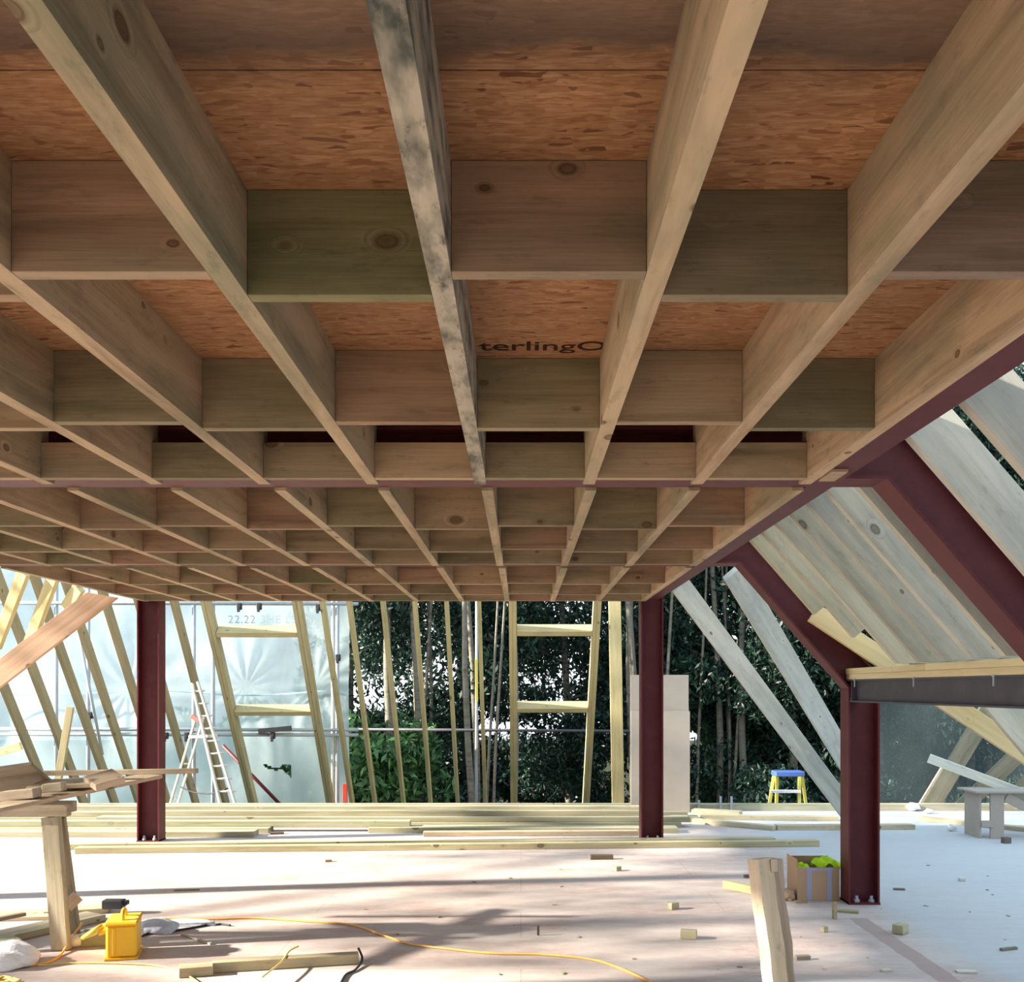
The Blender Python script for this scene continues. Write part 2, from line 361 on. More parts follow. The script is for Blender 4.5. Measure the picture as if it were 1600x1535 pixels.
# ------------------------------------------------------------------ noggings
rows = [  # bay, y of front face at even k, odd k, kmin, description
    (0, 1.848, 1.957, -3, 'the row nearest the camera', 0, .2018),
    (0, 2.885, 2.955, -5, 'the second row from the camera', 0, .2018),
    (0, 3.655, 3.655, -6, 'the row before the nearest beam', 0, .128),
    (1, 4.716, 4.81, -6, 'the row beyond the nearest red beam', 0, .2018),
    (1, 5.50, 5.61, -7, 'the middle row of the middle bay', 0, .2018),
    (1, 6.172, 6.172, -8, 'the row before the second red beam', 0, .150),
    (2, 7.28, 7.36, -8, 'the row beyond the second red beam', 0, .2018),
    (2, 8.08, 8.16, -8, 'the second row of the far bay', 0, .2018),
    (2, 8.72, 8.72, -8, 'the very last row', 0, .150)]
PK, GR, GY, TN = (W_PINK, (1, 1, 1), 'pinkish'), (W_GREEN, (1, 1, 1), 'greenish'), (W_GREEN, (1.05, .98, 1.05), 'grey-brown'), (W_JOIST, (.92, .9, .85), 'tan')
fixed = {(0, -2): PK, (0, -1): (W_GREEN, (.85, .92, .8), 'dark green'), (0, 0): (W_PINK, (.85, .85, .85), 'brown'), (0, 1): (W_GREEN, (.8, .75, .85), 'dark grey-brown'), (0, 2): (W_GREEN, (1.0, .88, 1.15), 'dark purplish grey'),
         (0, -3): TN, (1, -5): TN, (1, -4): TN, (1, -3): GY, (1, -2): GY, (1, -1): (W_PINK, (1.05, 1.05, 1), 'orange-brown'), (1, 0): (W_GREEN, (1.1, 1.05, 1.05), 'cracked'), (1, 1): TN, (1, 2): GY}
for ri, (bi, ye, yo, kmin, rw, _, h) in enumerate(rows):
    B = BAYS[bi]
    for k in range(kmin, 3):
        y = ye if (k % 2 == 0) else yo
        if ri == 0: y = 1.957 if k % 2 else 1.848
        if ri == 1: y = 2.955 if k % 2 == 0 else 2.885
        x0 = B['x']+B['s']*k+JW/2+.0005; x1 = B['x']+B['s']*(k+1)-JW/2-.0005
        mat, col, adj = fixed.get((ri, k)) or rnd.choice([PK, PK, TN, GY, GR, TN])
        t = rnd.uniform(.88, 1.1); th = .036
        bm = bmesh.new(); prism(bm, [(0, 0), (x1-x0, 0), (x1-x0, h), (0, h)], -th, 0, .0012)
        M = frameM((x0, y, ZJ), (1, 0, 0), (0, 0, 1))
        o = bm_obj('nogging', bm, mat, None, tuple(c*t for c in col), M)
        if ri < 2 and k == -1: pos = 'directly left of the mould-blackened joist'
        elif ri < 2 and k == 0: pos = 'directly right of the mould-blackened joist'
        else: pos = ORD[3-k] if k > -8 else 'leftmost of its row'
        if ri == 2: rw = 'the row before the nearest beam'
        tag(o, '%s timber nogging in %s, %s' % (adj, rw, pos), 'nogging', 'noggings in '+rw)

# ------------------------------------------------------------------ OSB deck above
for i, (y0, y1, col) in enumerate(((-2.2, 1.578, (.78, .76, .74)), (1.582, 3.60, (.80, .77, .73)), (3.95, 6.28, (.95, .95, .95)), (6.284, 8.93, (.95, .95, .95)))):
    bm = bmesh.new(); box(bm, -3.35, 1.18, y0, y1, EYE+.9552, EYE+.9732); o = struct(bm_obj('ceiling', bm, M_OSB, None, col))
    if i == 1:
        cu = bpy.data.curves.new('stamp', 'FONT'); cu.body = 'terlingO'; cu.size = .105; cu.extrude = .0003; cu.shear = .0; cu.offset = .0009
        to = bpy.data.objects.new('stamp_tmp', cu); C.objects.link(to)
        bpy.context.view_layer.update()
        me = bpy.data.meshes.new_from_object(to.evaluated_get(bpy.context.evaluated_depsgraph_get())); bpy.data.objects.remove(to)
        s = link_mesh('printed_lettering', me, M_INK); s.rotation_euler = (math.pi, 0, 0); s.location = (-.117, 2.885, EYE+.9547); attach(s, o)
# black strip over the first beam, painting in the shade of the slot
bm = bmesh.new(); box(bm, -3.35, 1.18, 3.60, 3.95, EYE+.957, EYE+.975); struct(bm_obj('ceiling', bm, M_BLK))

# ------------------------------------------------------------------ longitudinal edge beams
for (y0, y1, lab) in ((-2.2, YF[0]-HB, 'dark red steel edge beam beside the rightmost joist, nearest the camera'), (YF[0]+HB, YF[1]-HB, 'dark red steel edge beam between the two nearer frames'), (YF[1]+HB, YF[2]-HB, 'dark red steel edge beam between the two farther frames')):
    bm = bmesh.new(); x = 1.0765 if y0 < 0 else 1.079
    box(bm, x+.008, x+.100, y0, y1, ZB, ZB+.012); box(bm, x, x+.008, y0, y1, ZB, ZT); box(bm, x+.008, x+.10, y0, y1, ZT-.012, ZT)
    tag(bm_obj('steel_edge_beam', bm, M_RED), lab, 'steel beam', 'steel edge beams')
    bm = bmesh.new()
# little packer under the end of the last near joist
bm = bmesh.new(); box(bm, 1.079, 1.135, 3.55, 3.71, ZB-.013, ZB-.0005, .001)
tag(bm_obj('timber_packer', bm, W_JOIST), 'small pale packing piece under the edge beam at the nearest red frame', 'wood block')

# ------------------------------------------------------------------ right-hand slope rafters
th = math.atan(SL); ux = Vector((math.cos(th), 0, -math.sin(th))); uy = Vector((math.sin(th), 0, math.cos(th)))   # down the slope, outwards
K0 = Vector((X_R[0], 0, ZB))
def slope_rafter(y, s0, zend, w, mat, col, lab, grp, off=0.0, t=.045, s_end=None):
    # starts s0 m down the slope from the kink; seat-cut level at zend
    o = K0+ux*s0+uy*off; o.y = y
    if s_end is None:
        a = (o.z-zend)/math.sin(th); b = (o.z+uy.z*w-zend)/math.sin(th)
    else: a = b = s_end
    poly = [(0, 0), (a, 0), (b, w), (0, w)]
    bm = bmesh.new(); prism(bm, poly, -t/2, t/2, .0015)
    ob = bm_obj('rafter', bm, mat, None, col, frameM(o, ux, uy))
    return tag(ob, lab, 'rafter', grp)
def X(px, d): return (px-PX0)/FPX*d
pos7 = ['first', 'second', 'third', 'fourth', 'fifth', 'sixth']
cols = [(1.0, 1.04, 1.0), (1.02, 1.06, 1.06), (.90, .92, .90), (.80, .82, .76), (1.02, 1.02, .92), (1.0, 1.0, .88), (.98, .97, .82)]
RW = .185
for i in range(7):
    y = 4.0+.285*i
    se = None
    if i == 5: se = (X(1333, y)-X_R[0])/math.cos(th)+.52
    if i == 6: se = (X(1272, y)-X_R[0])/math.cos(th)+.52
    slope_rafter(y, -.52, EYE+.128, RW, W_RAFT, cols[i], s_end=se, lab= 'grey-weathered sloping rafter above the eaves beam, %s beyond the nearest red frame' % ('last' if i == 6 else pos7[i]), grp='rafters between the first and second frames')
for i, y in enumerate((3.38, 2.965, 2.56, 2.15)):
    slope_rafter(y, -.52, 0, .165, W_RAFT, [(1.05, 1.1, 1.12), (.92, .92, .92), (1, 1.08, 1.0), (1, 1, 1)][i],
                 'grey-white rafter at upper right, %s on the camera side of the nearest frame' % ['first', 'second', 'third', 'fourth'][i], 'rafters in front of the first frame', s_end=2.0)
# two diagonal white-faced rafters seen beyond the second frame
def free_board(name, a, b, w, t, up, mat, col, lab, cat, grp=None, **kw):
    return tag(board(name, a, b, w, t, up, mat, col, **kw), lab, cat, grp)
a = P(1063, 915, 8.45); b = P(1306, 1243, 9.35); b = a+(b-a)*((a.z-.03)/(a.z-b.z))
free_board('rafter', a, b, .165, .047, (1, 0, .8), W_RAFT, (1.12, 1.18, 1.2), 'white-faced leaning rafter just right of the far right column', 'rafter', 'pale rafters behind the middle frame')
a = P(1146, 892, 6.95); b = P(1352, 1240, 9.3); free_board('rafter', a, b, .165, .047, (1, 0, .8), W_RAFT, (1.1, 1.2, 1.26), 'pale blue-white leaning rafter just behind the knee of the middle red frame', 'rafter', 'pale rafters behind the middle frame')
# yellow diagonal brace under the rafter feet
free_board('valley_rafter', P(1271, 958, 6.135), P(1690, 1237, 6.135), .115, .04, (0, 0, 1), W_YEL, (1, 1, 1), 'fresh yellow diagonal board crossing under the rafters and behind the black eaves beam', 'rafter')

# ------------------------------------------------------------------ eaves beam at knee height
t = empty('eaves_beam', (2.07, YF[1]-.09, EYE-.08)); bpy.context.view_layer.update()
tag(t, 'black steel eaves beam running toward the camera from the knee of the middle red frame', 'steel beam')
y0, y1 = YF[0]+.085, YF[1]-.012
bm = bmesh.new(); zb, zt = EYE-.079, EYE+.057
box(bm, 1.995, 2.075, y0, y1, zb, zb+.009); box(bm, 1.995, 2.075, y0, y1, zt-.009, zt); box(bm, 2.032, 2.040, y0, y1, zb+.009, zt-.009)
attach(bm_obj('channel', bm, M_BLK), t)
bm = bmesh.new(); box(bm, 2.0, 2.07, y1-.095, y1-.083, zb+.01, zt-.01); box(bm, 2.0, 2.05, y1-.083, y1-.006, zb+.01, zb+.028); attach(bm_obj('end_bracket', bm, M_BLK), t)
for yy in (6.12, 5.2, 4.32):
    bm = bmesh.new(); box(bm, 1.992, 1.996, yy-.006, yy+.006, zt-.045, zt+.003); box(bm, 1.988, 1.996, yy-.014, yy+.008, zt-.004, zt+.002); attach(bm_obj('fixing_clip', bm, M_GALV), t)
M_ = lambda z: ((2.04, y1-.006, z), (2.04, y0, z))
free_board('wall_plate', *M_(zt+.0175), .09, .034, (1, 0, 0), W_YEL, (.98, 1.04, 1.15), 'lower of two yellow timber plates lying on the black eaves beam', 'timber plate', 'timber plates on the eaves beam')
for j, (q0, q1) in enumerate(((y1-.003, 5.50), (5.497, 5.05), (5.047, y0))):
    free_board('wall_plate', (2.038, q0, zt+.0515), (2.038, q1, zt+.0515), .094, .033, (1, 0, 0), W_YEL, (.95, 1.02, 1.12),
               ['far length of the upper yellow timber plate, ending at the middle red frame', 'short middle length of the upper yellow timber plate on the black eaves beam', 'near length of the upper yellow timber plate, at the right edge of the photo'][j], 'timber plate', 'timber plates on the eaves beam')

# ------------------------------------------------------------------ back slope rafters
def back(px941, z):   # point on the back rafter plane at height z (from eye)
    d = 12.5+(1.0625-z)/1.232; return Vector(((px941-PX0)/FPX*12.5, d, EYE+z))
bl = [(-165, 9), (-112, 9), (-55, 9), (3, 9), (62, 9), (108, 9), (158, 9), (212, 9), (267, 9)]
bn = Vector((0, 1.232, 1)).normalized()
def back_rafter(px, lab, t=.047, col=(1, 1, 1), ztop=2.6, zbot=-2.1, w=.15, mat=W_PALE, grp='rafters of the back slope'):
    return free_board('rafter', back(px, ztop)+bn*w/2, back(px, zbot)+bn*w/2, w, t, bn, mat, col, lab, 'rafter', grp)
L = [(-55, 'leftmost'), (5, 'second from the left edge of the photo'), (62, 'third from the left edge of the photo'), (108, 'fourth from the left edge of the photo'), (160, 'last before the left red column'),
     (212, 'emerging just right of the left red column'), (268, 'behind the top of the aluminium ladder')]
for px, s in L: back_rafter(px, 'shaded greenish leaning rafter against the white sheeting, '+s, col=(.82, .77, .76), w=.17)
for px, s in ((-165, 'far left'), (-112, 'beyond the left edge'),): pass
tl = [(319, 'left'), (462, 'right')]
for px, s in tl:
    t = empty('double_rafter', back(px, -2.1)); bpy.context.view_layer.update()
    tag(t, 'doubled leaning rafter, the %s side of the opening in front of the white sheeting' % s, 'rafter', 'trimmer rafters')
    for dx in (-3.4, 3.2): attach(board('timber', back(px+dx*.98, 2.6)+bn*.075, back(px+dx*.98, -2.1)+bn*.075, .15, .047, bn, W_PALE, (1, 1, 1) if dx > 0 else (.95, .95, .95)), t)
for px, s in ((502, 'just right of the doubled pair, at the edge of the sheeting'), (544, 'first against the dark trees'), (597, 'second against the dark trees'), (647, 'third against the dark trees'),
              (697, 'fourth against the dark trees'), (748, 'fifth against the dark trees, beside the scaffold tube')):
    back_rafter(px, 'slim pale leaning rafter '+s, col=(1.05, 1.05, 1.0))
t = empty('double_rafter', back(801, -2.1)); bpy.context.view_layer.update(); tag(t, 'nearly upright doubled rafter, left side of the opening before the trees', 'rafter', 'trimmer rafters')
for dx in (-3.1, 3.1): attach(board('timber', back(801+dx, 2.6)+bn*.075, back(801+dx, -2.1)+bn*.075, .15, .047, bn, W_PALE, (1.08, 1.04, .95)), t)
t = empty('double_rafter', back(934, -2.1)); bpy.context.view_layer.update(); tag(t, 'nearly upright doubled rafter, right side of the opening before the trees', 'rafter', 'trimmer rafters')
for dx in (-3.1, 3.1): attach(board('timber', back(934+dx, 2.6)+bn*.075, back(934+dx, -2.1)+bn*.075, .15, .047, bn, W_PALE, (1.08, 1.04, .95)), t)
for (x0, x1, py, lab) in ((326, 455.5, 993, 'upper cross timber of the opening in front of the white sheeting'), (326, 455.5, 1116, 'lower cross timber of the opening in front of the white sheeting'),
                       (807.6, 927.6, 991, 'upper cross timber of the opening before the trees'), (807.6, 927.6, 1111, 'lower cross timber of the opening before the trees')):
    # height on plane for that image row
    z = 0
    for _ in range(20): d = 12.5+(1.0625-z)/1.232; z = (PY0-py)/FPX*d
    for m_, dz in ((0, -.0), ):
        a = back(x0, z)+bn*.08; b = back(x1, z)+bn*.08
        free_board('trimmer', a, b, .16, .07, bn, W_PALE, (1.05, 1, .92), lab, 'cross timber', 'cross timbers in the roof openings')
# broad upright board beyond the right pair
free_board('upright_board', P(960, 925, 11.35), P(966, 1268, 11.35)+Vector((0, 0, 0)), .135, .045, (1, 0, 0), W_PALE, (1.12, 1.1, 1.0), 'broad pale upright board just left of the far right red column', 'timber board')

# ------------------------------------------------------------------ left side boards
free_board('hip_rafter', P(-120, 1145, 7.95), P(150, 934, 7.95)+Vector((-.01, 0, -.03)), .175, .045, (-.6, 0, .8), W_ORNG, (1.0, .93, .9), cut=(0, .16), lab='broad orange-brown knotty board rising from the left edge of the photo to the ceiling corner', cat='rafter')
for (x0, y0_, d0, x1, y1_, d1, lab) in ((38, 893, 8.6, -6, 1010, 9.3, 'pale yellow leaning timber at the far left above the orange board'), (84, 901, 8.6, 46, 1005, 9.1, 'pale yellow leaning timber rising from behind the orange board'), (124, 918, 8.6, 104, 950, 8.8, 'short sunlit timber end showing over the top of the orange board')):
    free_board('jack_rafter', P(x0, y0_, d0), P(x1, y1_, d1), .10, .05, (-1, .5, .2), W_PALE, (1.25, 1.2, 1.05), lab, 'rafter', 'jack rafters at the left corner')
free_board('timber_strut', P(110, 1105, 11.3), P(84, 1262, 11.3), .075, .045, (1, 0, 0), W_PALE, (.75, .75, .75), 'short dark strut leaning against the rafters at the left', 'timber strut')
free_board('timber_offcut', P(-40, 1188, 10.9), P(33, 1166, 10.9), .08, .045, (0, 0, 1), W_YEL, (1, 1, .95), 'short pale yellow timber end poking in at the far left edge', 'timber board')

# ------------------------------------------------------------------ sill and timber piles on the floor
def plank(x0, d0, x1, d1, zb, w, h, lab, mat=W_PILE, col=None, grp=None, name='timber_plank'):
    """plank lying along X; d = depth of its front bottom edge; x in metres"""
    col = col or tuple(rnd.uniform(.93, 1.07)*c for c in (1, 1, 1))
    a = Vector((x0, d0+w/2, zb+h/2)); b = Vector((x1, d1+w/2, zb+h/2))
    return free_board(name, a, b, h, w, (0, 0, 1), mat, col, lab, 'timber', grp)
def X(px, d): return (px-PX0)/FPX*d
for x0, x1, s in ((-5.9, .35, 'left length of the low sill timber behind the timber stack'), (.36, 3.45, 'middle length of the low sill timber below the leaning beige boards'), (3.46, 6.4, 'right length of the low sill timber below the netted trees')):
    plank(x0, 11.0, x1, 11.0, .0005, .09, .075, s, grp='sill timbers')
G1 = 'long timbers stacked along the back'
pl = [ # px0, px1, d, layer z, w, lab
    (-60, 1005, 10.55, 0, .22, 'bottom plank of the rear row of the timber stack'),
    (-40, 1000, 10.60, .048, .15, 'top plank of the rear row of the timber stack'),
    (-70, 1095, 10.05, 0, .22, 'bottom plank of the second stack row, reaching past the far right column'),
    (-20, 1075, 10.10, .048, .12, 'top plank of the second row of the timber stack'),
    (-80, 1065, 9.66, 0, .22, 'plank lying flat in the third row of the timber stack'),
    (150, 1078, 9.70, .048, .16, 'plank laid on top of the third row of the timber stack'),
    (-80, 420, 9.30, 0, .20, 'left plank in the fourth row of the stack, ending near the dark scrap'),
    (-80, 395, 9.03, 0, .20, 'plank in the nearest row of the stack, beside the left red column'),
    (-60, 640, 9.38, .048, .12, 'narrow plank on top of the fourth row of the stack, at the left'),
    (240, 1030, 9.78, .096, .10, 'topmost narrow plank lying on the third row of the stack'),
    (575, 1060, 9.30, 0, .20, 'right plank in the fourth stack row, ending near the far right column')]
for i, (a0, a1, d, z, w_, lab) in enumerate(pl):
    plank(X(a0, d), d+rnd.uniform(-.02, .02), X(a1, d), d+rnd.uniform(-.02, .02), z+.0005+.0008*(z > 0), w_, .047, lab, grp=G1, col=(1-.03*(i % 3), 1-.02*(i % 2), .98))
free_board('timber_plank', (X(660, 9.02), 9.12, .022), (X(1000, 9.02), 9.19, .022), .04, .09, (0, 0, 1), W_OLD, (1.2, 1.1, 1.0), 'rough-edged pale brown batten lying left of the foot of the far right column', 'timber', G1)
free_board('timber_plank', (-3.78, 8.20+.17, .0245), (2.15, 8.60+.10, .0245), .047, .10, (0, 0, 1), W_PILE, (1.1, 1.08, 1.0), 'long clean timber lying in front of both far columns, the rear of two', 'timber', 'front pair of long timbers')
free_board('timber_plank', (-3.55, 8.18, .0245), (2.48, 8.56, .0245), .047, .10, (0, 0, 1), W_PILE, (1.12, 1.1, 1.0), 'long clean timber at the very front of the stack, the front of two', 'timber', 'front pair of long timbers')
# thin timbers right of the far right column
for (a_, b_, w_, h_, lab) in ((F(1095, 1281), F(1312, 1284), .12, .045, 'grey timber lying behind the middle red column, the farther of two'), (F(1085, 1287), F(1212, 1299), .08, .045, 'grey timber lying askew right of the far right column'),
                       (F(1215, 1298), F(1430, 1297), .12, .045, 'timber passing behind the middle red column toward the little bench'), (F(1440, 1283), F(1610, 1301), .10, .04, 'timber lying askew beyond the little bench'),
                       (F(1085, 1272), F(1160, 1276), .14, .045, 'short timber end beside the sill behind the stack')):
    n_ = Vector((0, w_/2, h_/2)); free_board('timber_batten', a_+n_, b_+n_, h_, w_, (0, 0, 1), W_OLD, (1.25, 1.25, 1.12), lab, 'timber', 'timbers on the right part of the floor')
# beige boards leaning behind the column
for (x0, x1, yt, yb, d, lab) in ((986, 1078, 1112, 1262, 10.86, 'large beige board standing upright behind the far right column'), (985, 1076, 1055, 1262, 10.93, 'taller beige board behind the large one, only its top showing')):
    a = P(x0, yb, d); b = P(x1, yt, d); bm = bmesh.new(); box(bm, a.x, b.x, d, d+.018, .0005 if d < 10.9 else .0005, b.z, .001)
    tag(bm_obj('sheet_board', bm, M_PANEL), lab, 'board', 'leaning beige boards')
# small scraps at the far sill right
for px, py, s, hh, lab in ((1428, 1268, .10, .07, 'white rubble lump beside the sill in front of the netted trees'), (1452, 1272, .07, .04, 'smaller pale rubble lump right of the white one'), (1488, 1299, .06, .05, 'little white block on the timber behind the bench')):
    p = F(px, py); bm = bmesh.new(); bmesh.ops.create_icosphere(bm, subdivisions=2, radius=.5)
    for v in bm.verts: v.co = Vector((v.co.x*s*1.5, v.co.y*s, v.co.z*hh*1.3))*(1+.2*math.sin(v.co.x*9+v.co.z*7))
    z0 = min(v.co.z for v in bm.verts)
    tag(bm_obj('rubble_lump', bm, M_WHITE, None, None, Matrix.Translation((p.x, p.y, -z0+.0005))), lab, 'rubble')
for px in (1092, 1126, 1143):   # upright metal straps by the sill
    p = P(px, 1262, 10.97); bm = bmesh.new(); box(bm, p.x-.012, p.x+.012, p.y, p.y+.003, .0005, .16 if px > 1100 else .12)
    tag(bm_obj('metal_strap', bm, M_GALV), 'thin upright metal strap fixed to the sill, %s' % {1092: 'nearest the beige boards', 1126: 'middle of three', 1143: 'rightmost of three'}[px], 'strap', 'metal straps on the sill')

# ------------------------------------------------------------------ scaffold, sheeting, netting
def sheet(name, x0, x1, y, z0, z1, mat, amp, nx=120, nz=60, seed=1, slit=None):
    xs = np.linspace(x0, x1, nx); zs = np.linspace(z0, z1, nz); X_, Z_ = np.meshgrid(xs, zs)
    r = np.random.RandomState(seed); Y_ = np.full_like(X_, y)
    for i in range(7):
        kx, kz, ph = r.uniform(-5, 5), r.uniform(-3, 3), r.uniform(0, 6); Y_ += amp*np.sin(kx*X_+kz*Z_+ph)/(1+.25*abs(kx))
    # folds fanning from the ties
    for (cx, cz) in ((-4.2, 1.35), (-6.0, 1.3), (-3.1, 1.4)):
        an = np.arctan2(X_-cx, Z_-cz+1e-3); rr = np.hypot(X_-cx, Z_-cz); Y_ += amp*.28*np.sin(an*13+cx)*np.exp(-rr*.8)*np.clip(rr*2, 0, 1)
    v = np.stack([X_, Y_, Z_], -1).reshape(-1, 3); f = []
    for j in range(nz-1):
        for i in range(nx-1):
            cx, cz = (xs[i]+xs[i+1])/2, (zs[j]+zs[j+1])/2
            if slit and slit(cx, cz): continue
            a = j*nx+i; f.append((a, a+1, a+nx+1, a+nx))
    me = bpy.data.meshes.new(name); me.from_pydata(v.tolist(), [], f)
    for p in me.polygons: p.use_smooth = True
    return link_mesh(name, me, mat)
SD = 15.6
def Ps(px, py): return P(px, py, SD)
def slit(cx, cz):
    px = PX0+cx/SD*FPX; py = PY0-(cz-EYE)/SD*FPX
    return (410 < px < 450 and abs(py-(1196+6*math.sin((px-410)/13))) < 2.3) or (440 < px < 455 and 1196 < py < 1216-(455-px)*.9)
sh = tag(sheet('scaffold_sheeting', Ps(-230, 0).x, Ps(546, 0).x, SD, -3.0, 3.6, M_SHEET, .045, 360, 260, 1, slit), 'translucent white scaffold sheeting behind the rafters at the left, with a small torn slit', 'plastic sheeting')
for pyy in (1083,):   # horizontal lap in the sheeting
    pts = [Ps(x, pyy+4*math.sin(x*.02)) + Vector((0, -.10, 0)) for x in range(-220, 545, 24)]
    attach(tube('lap_seam', pts, .012, M_SHEET), sh)
cu = bpy.data.curves.new('print', 'FONT'); cu.body = '22.22 3HE LSBN.'; cu.size = .17; cu.extrude = .0005; cu.align_x = 'LEFT'; cu.space_character = 1.12
to = bpy.data.objects.new('tmp', cu); C.objects.link(to); bpy.context.view_layer.update()
me = bpy.data.meshes.new_from_object(to.evaluated_get(bpy.context.evaluated_depsgraph_get())); bpy.data.objects.remove(to)
M_FAINT = paint_mat('faded_sheet_print', (.30, .38, .43), (.55, .62, .66), .8, .1, .5)
s = link_mesh('faded_lettering', me, M_FAINT); s.rotation_euler = (math.pi/2, 0, 0); s.location = Ps(360, 975)+Vector((0, -.13, 0)); attach(s, sh)
net = tag(sheet('debris_netting', P(1368, 0, 14.6).x, P(1790, 0, 14.6).x, 14.6, -3.0, 2.6, M_NET, .03, 40, 30, 5), 'dark debris netting hanging behind the right part of the floor', 'netting')
def sc_tube(a, b, lab, r=.024, mat=M_GALV): return tag(tube('scaffold_tube', [a, b], r, mat), lab, 'scaffold tube', 'scaffold tubes')
S1 = 15.1
for px, s in ((88, 'near the left edge'), (138, 'left of the left red column'), (303, 'above the ladder'), (333, 'right of the ladder'), (520, 'bright one at the right end of the sheeting'), (527, 'darker one at the right end of the sheeting')):
    sc_tube(P(px, 900, S1)+Vector((0, 0, .5)), P(px, 1300, S1)+Vector((0, 0, -1.6)), 'upright scaffold tube '+s, .03 if px != 520 else .026, M_ALU if px == 520 else M_GALV)
for py, s in ((942, 'high'), (1147, 'low'), (1139, 'slightly higher, doubled with the low one')):
    sc_tube(P(-200, py, S1-.07), P(560, py+2, S1-.07), 'long %s horizontal scaffold tube across the sheeting' % s, .026)
sc_tube(P(742, 1000, 13.6)+Vector((0, .6, .9)), P(744, 1275, 14.2)+Vector((0, 0, -.9)), 'slender upright scaffold tube among the rafters before the trees', .02)
sc_tube(P(348, 1165, S1-.15), P(442, 1262, S1-.15)+Vector((.12, 0, -.12)), 'reddish grey diagonal brace tube right of the ladder', .028, M_RED)
sc_tube(P(120, 975, S1-.15), P(160, 1180, S1-.15), 'dark diagonal brace tube left of the left red column', .024)
sc_tube(P(543, 1140, S1), P(1000, 1143, S1+.1), 'horizontal scaffold tube in the shade of the trees', .022, M_BLK)
for px, py, s in ((405, 948, 'middle one on the high tube'), (374, 948, 'left one on the high tube'), (497, 950, 'right one on the high tube'), (259, 1150, 'on the low tube just right of the left red column'), (292, 1150, 'on the low tube beside the ladder'),
                  (426, 1150, 'on the low tube between the doubled rafters'), (142, 1118, 'on the upright tube left of the left red column, upper'), (142, 1150, 'where the low tube meets the upright left of the red column'), (528, 1028, 'on the upright at the right end of the sheeting')):
    c = P(px, py, S1-.12); bm = bmesh.new(); box(bm, -.035, .035, -.04, .04, -.05, .05, .012); box(bm, -.02, .02, -.06, -.04, -.085, .0, .004)
    tag(bm_obj('scaffold_coupler', bm, M_DARK, None, None, Matrix.Translation(c)), 'small dark scaffold coupler '+s, 'scaffold coupler', 'scaffold couplers')
free_board('loose_tube', P(404, 1143, S1-.13), P(455, 1138, S1-.13), .07, .07, (0, 0, 1), M_DARK, None, 'short dark stub of tube clamped over the low scaffold rail', 'scaffold tube')
# outside working platform below floor level carrying the ladders
bm = bmesh.new(); box(bm, -8, 7, 11.35, 12.45, -.30, -.26); tag(bm_obj('scaffold_platform', bm, W_OLD), 'boarded platform just outside the far sill, hidden but for what stands on it', 'platform')

# ------------------------------------------------------------------ aluminium ladder leaning in the left opening
t = empty('aluminium_ladder', P(345, 1275, 11.8)); bpy.context.view_layer.update(); tag(t, 'tall aluminium step ladder standing beyond the sill right of the left red column', 'ladder')
zp = -.26
def lad_pt(px, py, d): return P(px, py, d)
A0, A1 = P(300, 1068, 12.0), P(352, 1290, 11.75); A1.z = zp+.002
B0, B1 = P(309, 1066, 12.0), P(378, 1290, 11.75); B1.z = zp+.002
for a, b in ((A0, A1), (B0, B1)): attach(board('stile', a, b, .06, .022, (0, 1, 0), M_ALU), t)
for i in range(11):
    f = .06+i*.088; a = A0.lerp(A1, f); b = B0.lerp(B1, f); attach(tube('rung', [a-Vector((.0, 0, 0)), b+Vector((.05, 0, 0))], .013, M_ALU, n=6), t)
R0, R1 = P(306, 1122, 12.15), P(259, 1290, 12.38); R1.z = zp+.002
Q0, Q1 = P(318, 1122, 12.15), P(271, 1290, 12.38); Q1.z = zp+.002
for a, b in ((R0, R1), (Q0, Q1)): attach(board('back_leg', a, b, .04, .022, (0, 1, 0), M_ALU), t)
for f in (.12, .45, .8): attach(tube('back_rung', [R0.lerp(R1, f), Q0.lerp(Q1, f)], .012, M_ALU, n=6), t)
attach(board('platform_hoop', P(296, 1152, 12.1), P(338, 1150, 11.9), .035, .035, (0, 0, 1), M_ALU), t)
attach(tube('restraint_strap', smooth_path([P(282, 1230, 12.2), P(305, 1239, 12.1), P(335, 1240, 11.95), P(356, 1232, 11.85)]), .008, M_DARK), t)
attach(board('hinge_cap', P(299, 1119, 12.12), P(312, 1127, 12.12), .05, .05, (0, 0, 1), M_PINKC), t)

# yellow and blue step stool
t = empty('step_stool', P(1231, 1265, 11.9)); bpy.context.view_layer.update(); tag(t, 'yellow step ladder with blue top beyond the far sill, left of the middle red column', 'step ladder')
ds = 11.85
bm = bmesh.new(); a = P(1209, 1213, ds); b = P(1254, 1205, ds); box(bm, a.x, b.x, ds-.10, ds+.13, a.z, b.z, .008); attach(bm_obj('top_step', bm, M_BLUE), t)
for (x0, x1, dd0, dd1) in ((1209, 1197, -.08, -.22), (1249, 1249, -.08, -.22), (1214, 1213, .1, .3), (1253, 1264, .1, .3)):
    a = P(x0, 1213, ds+dd0); b = P(x1, 1290, ds+dd1); b = a+(b-a)*((a.z-zp-.002)/(a.z-b.z)); attach(board('leg', a, b, .035, .028, (1, 0, 0), M_LADY), t)
a = P(1204, 1237, ds-.15); b = P(1250, 1237, ds-.15); attach(board('step', a, b, .085, .03, (0, 1, 0), M_WHITE), t)
attach(board('step', P(1203, 1268, ds-.2), P(1252, 1268, ds-.2), .085, .03, (0, 1, 0), M_WHITE), t)

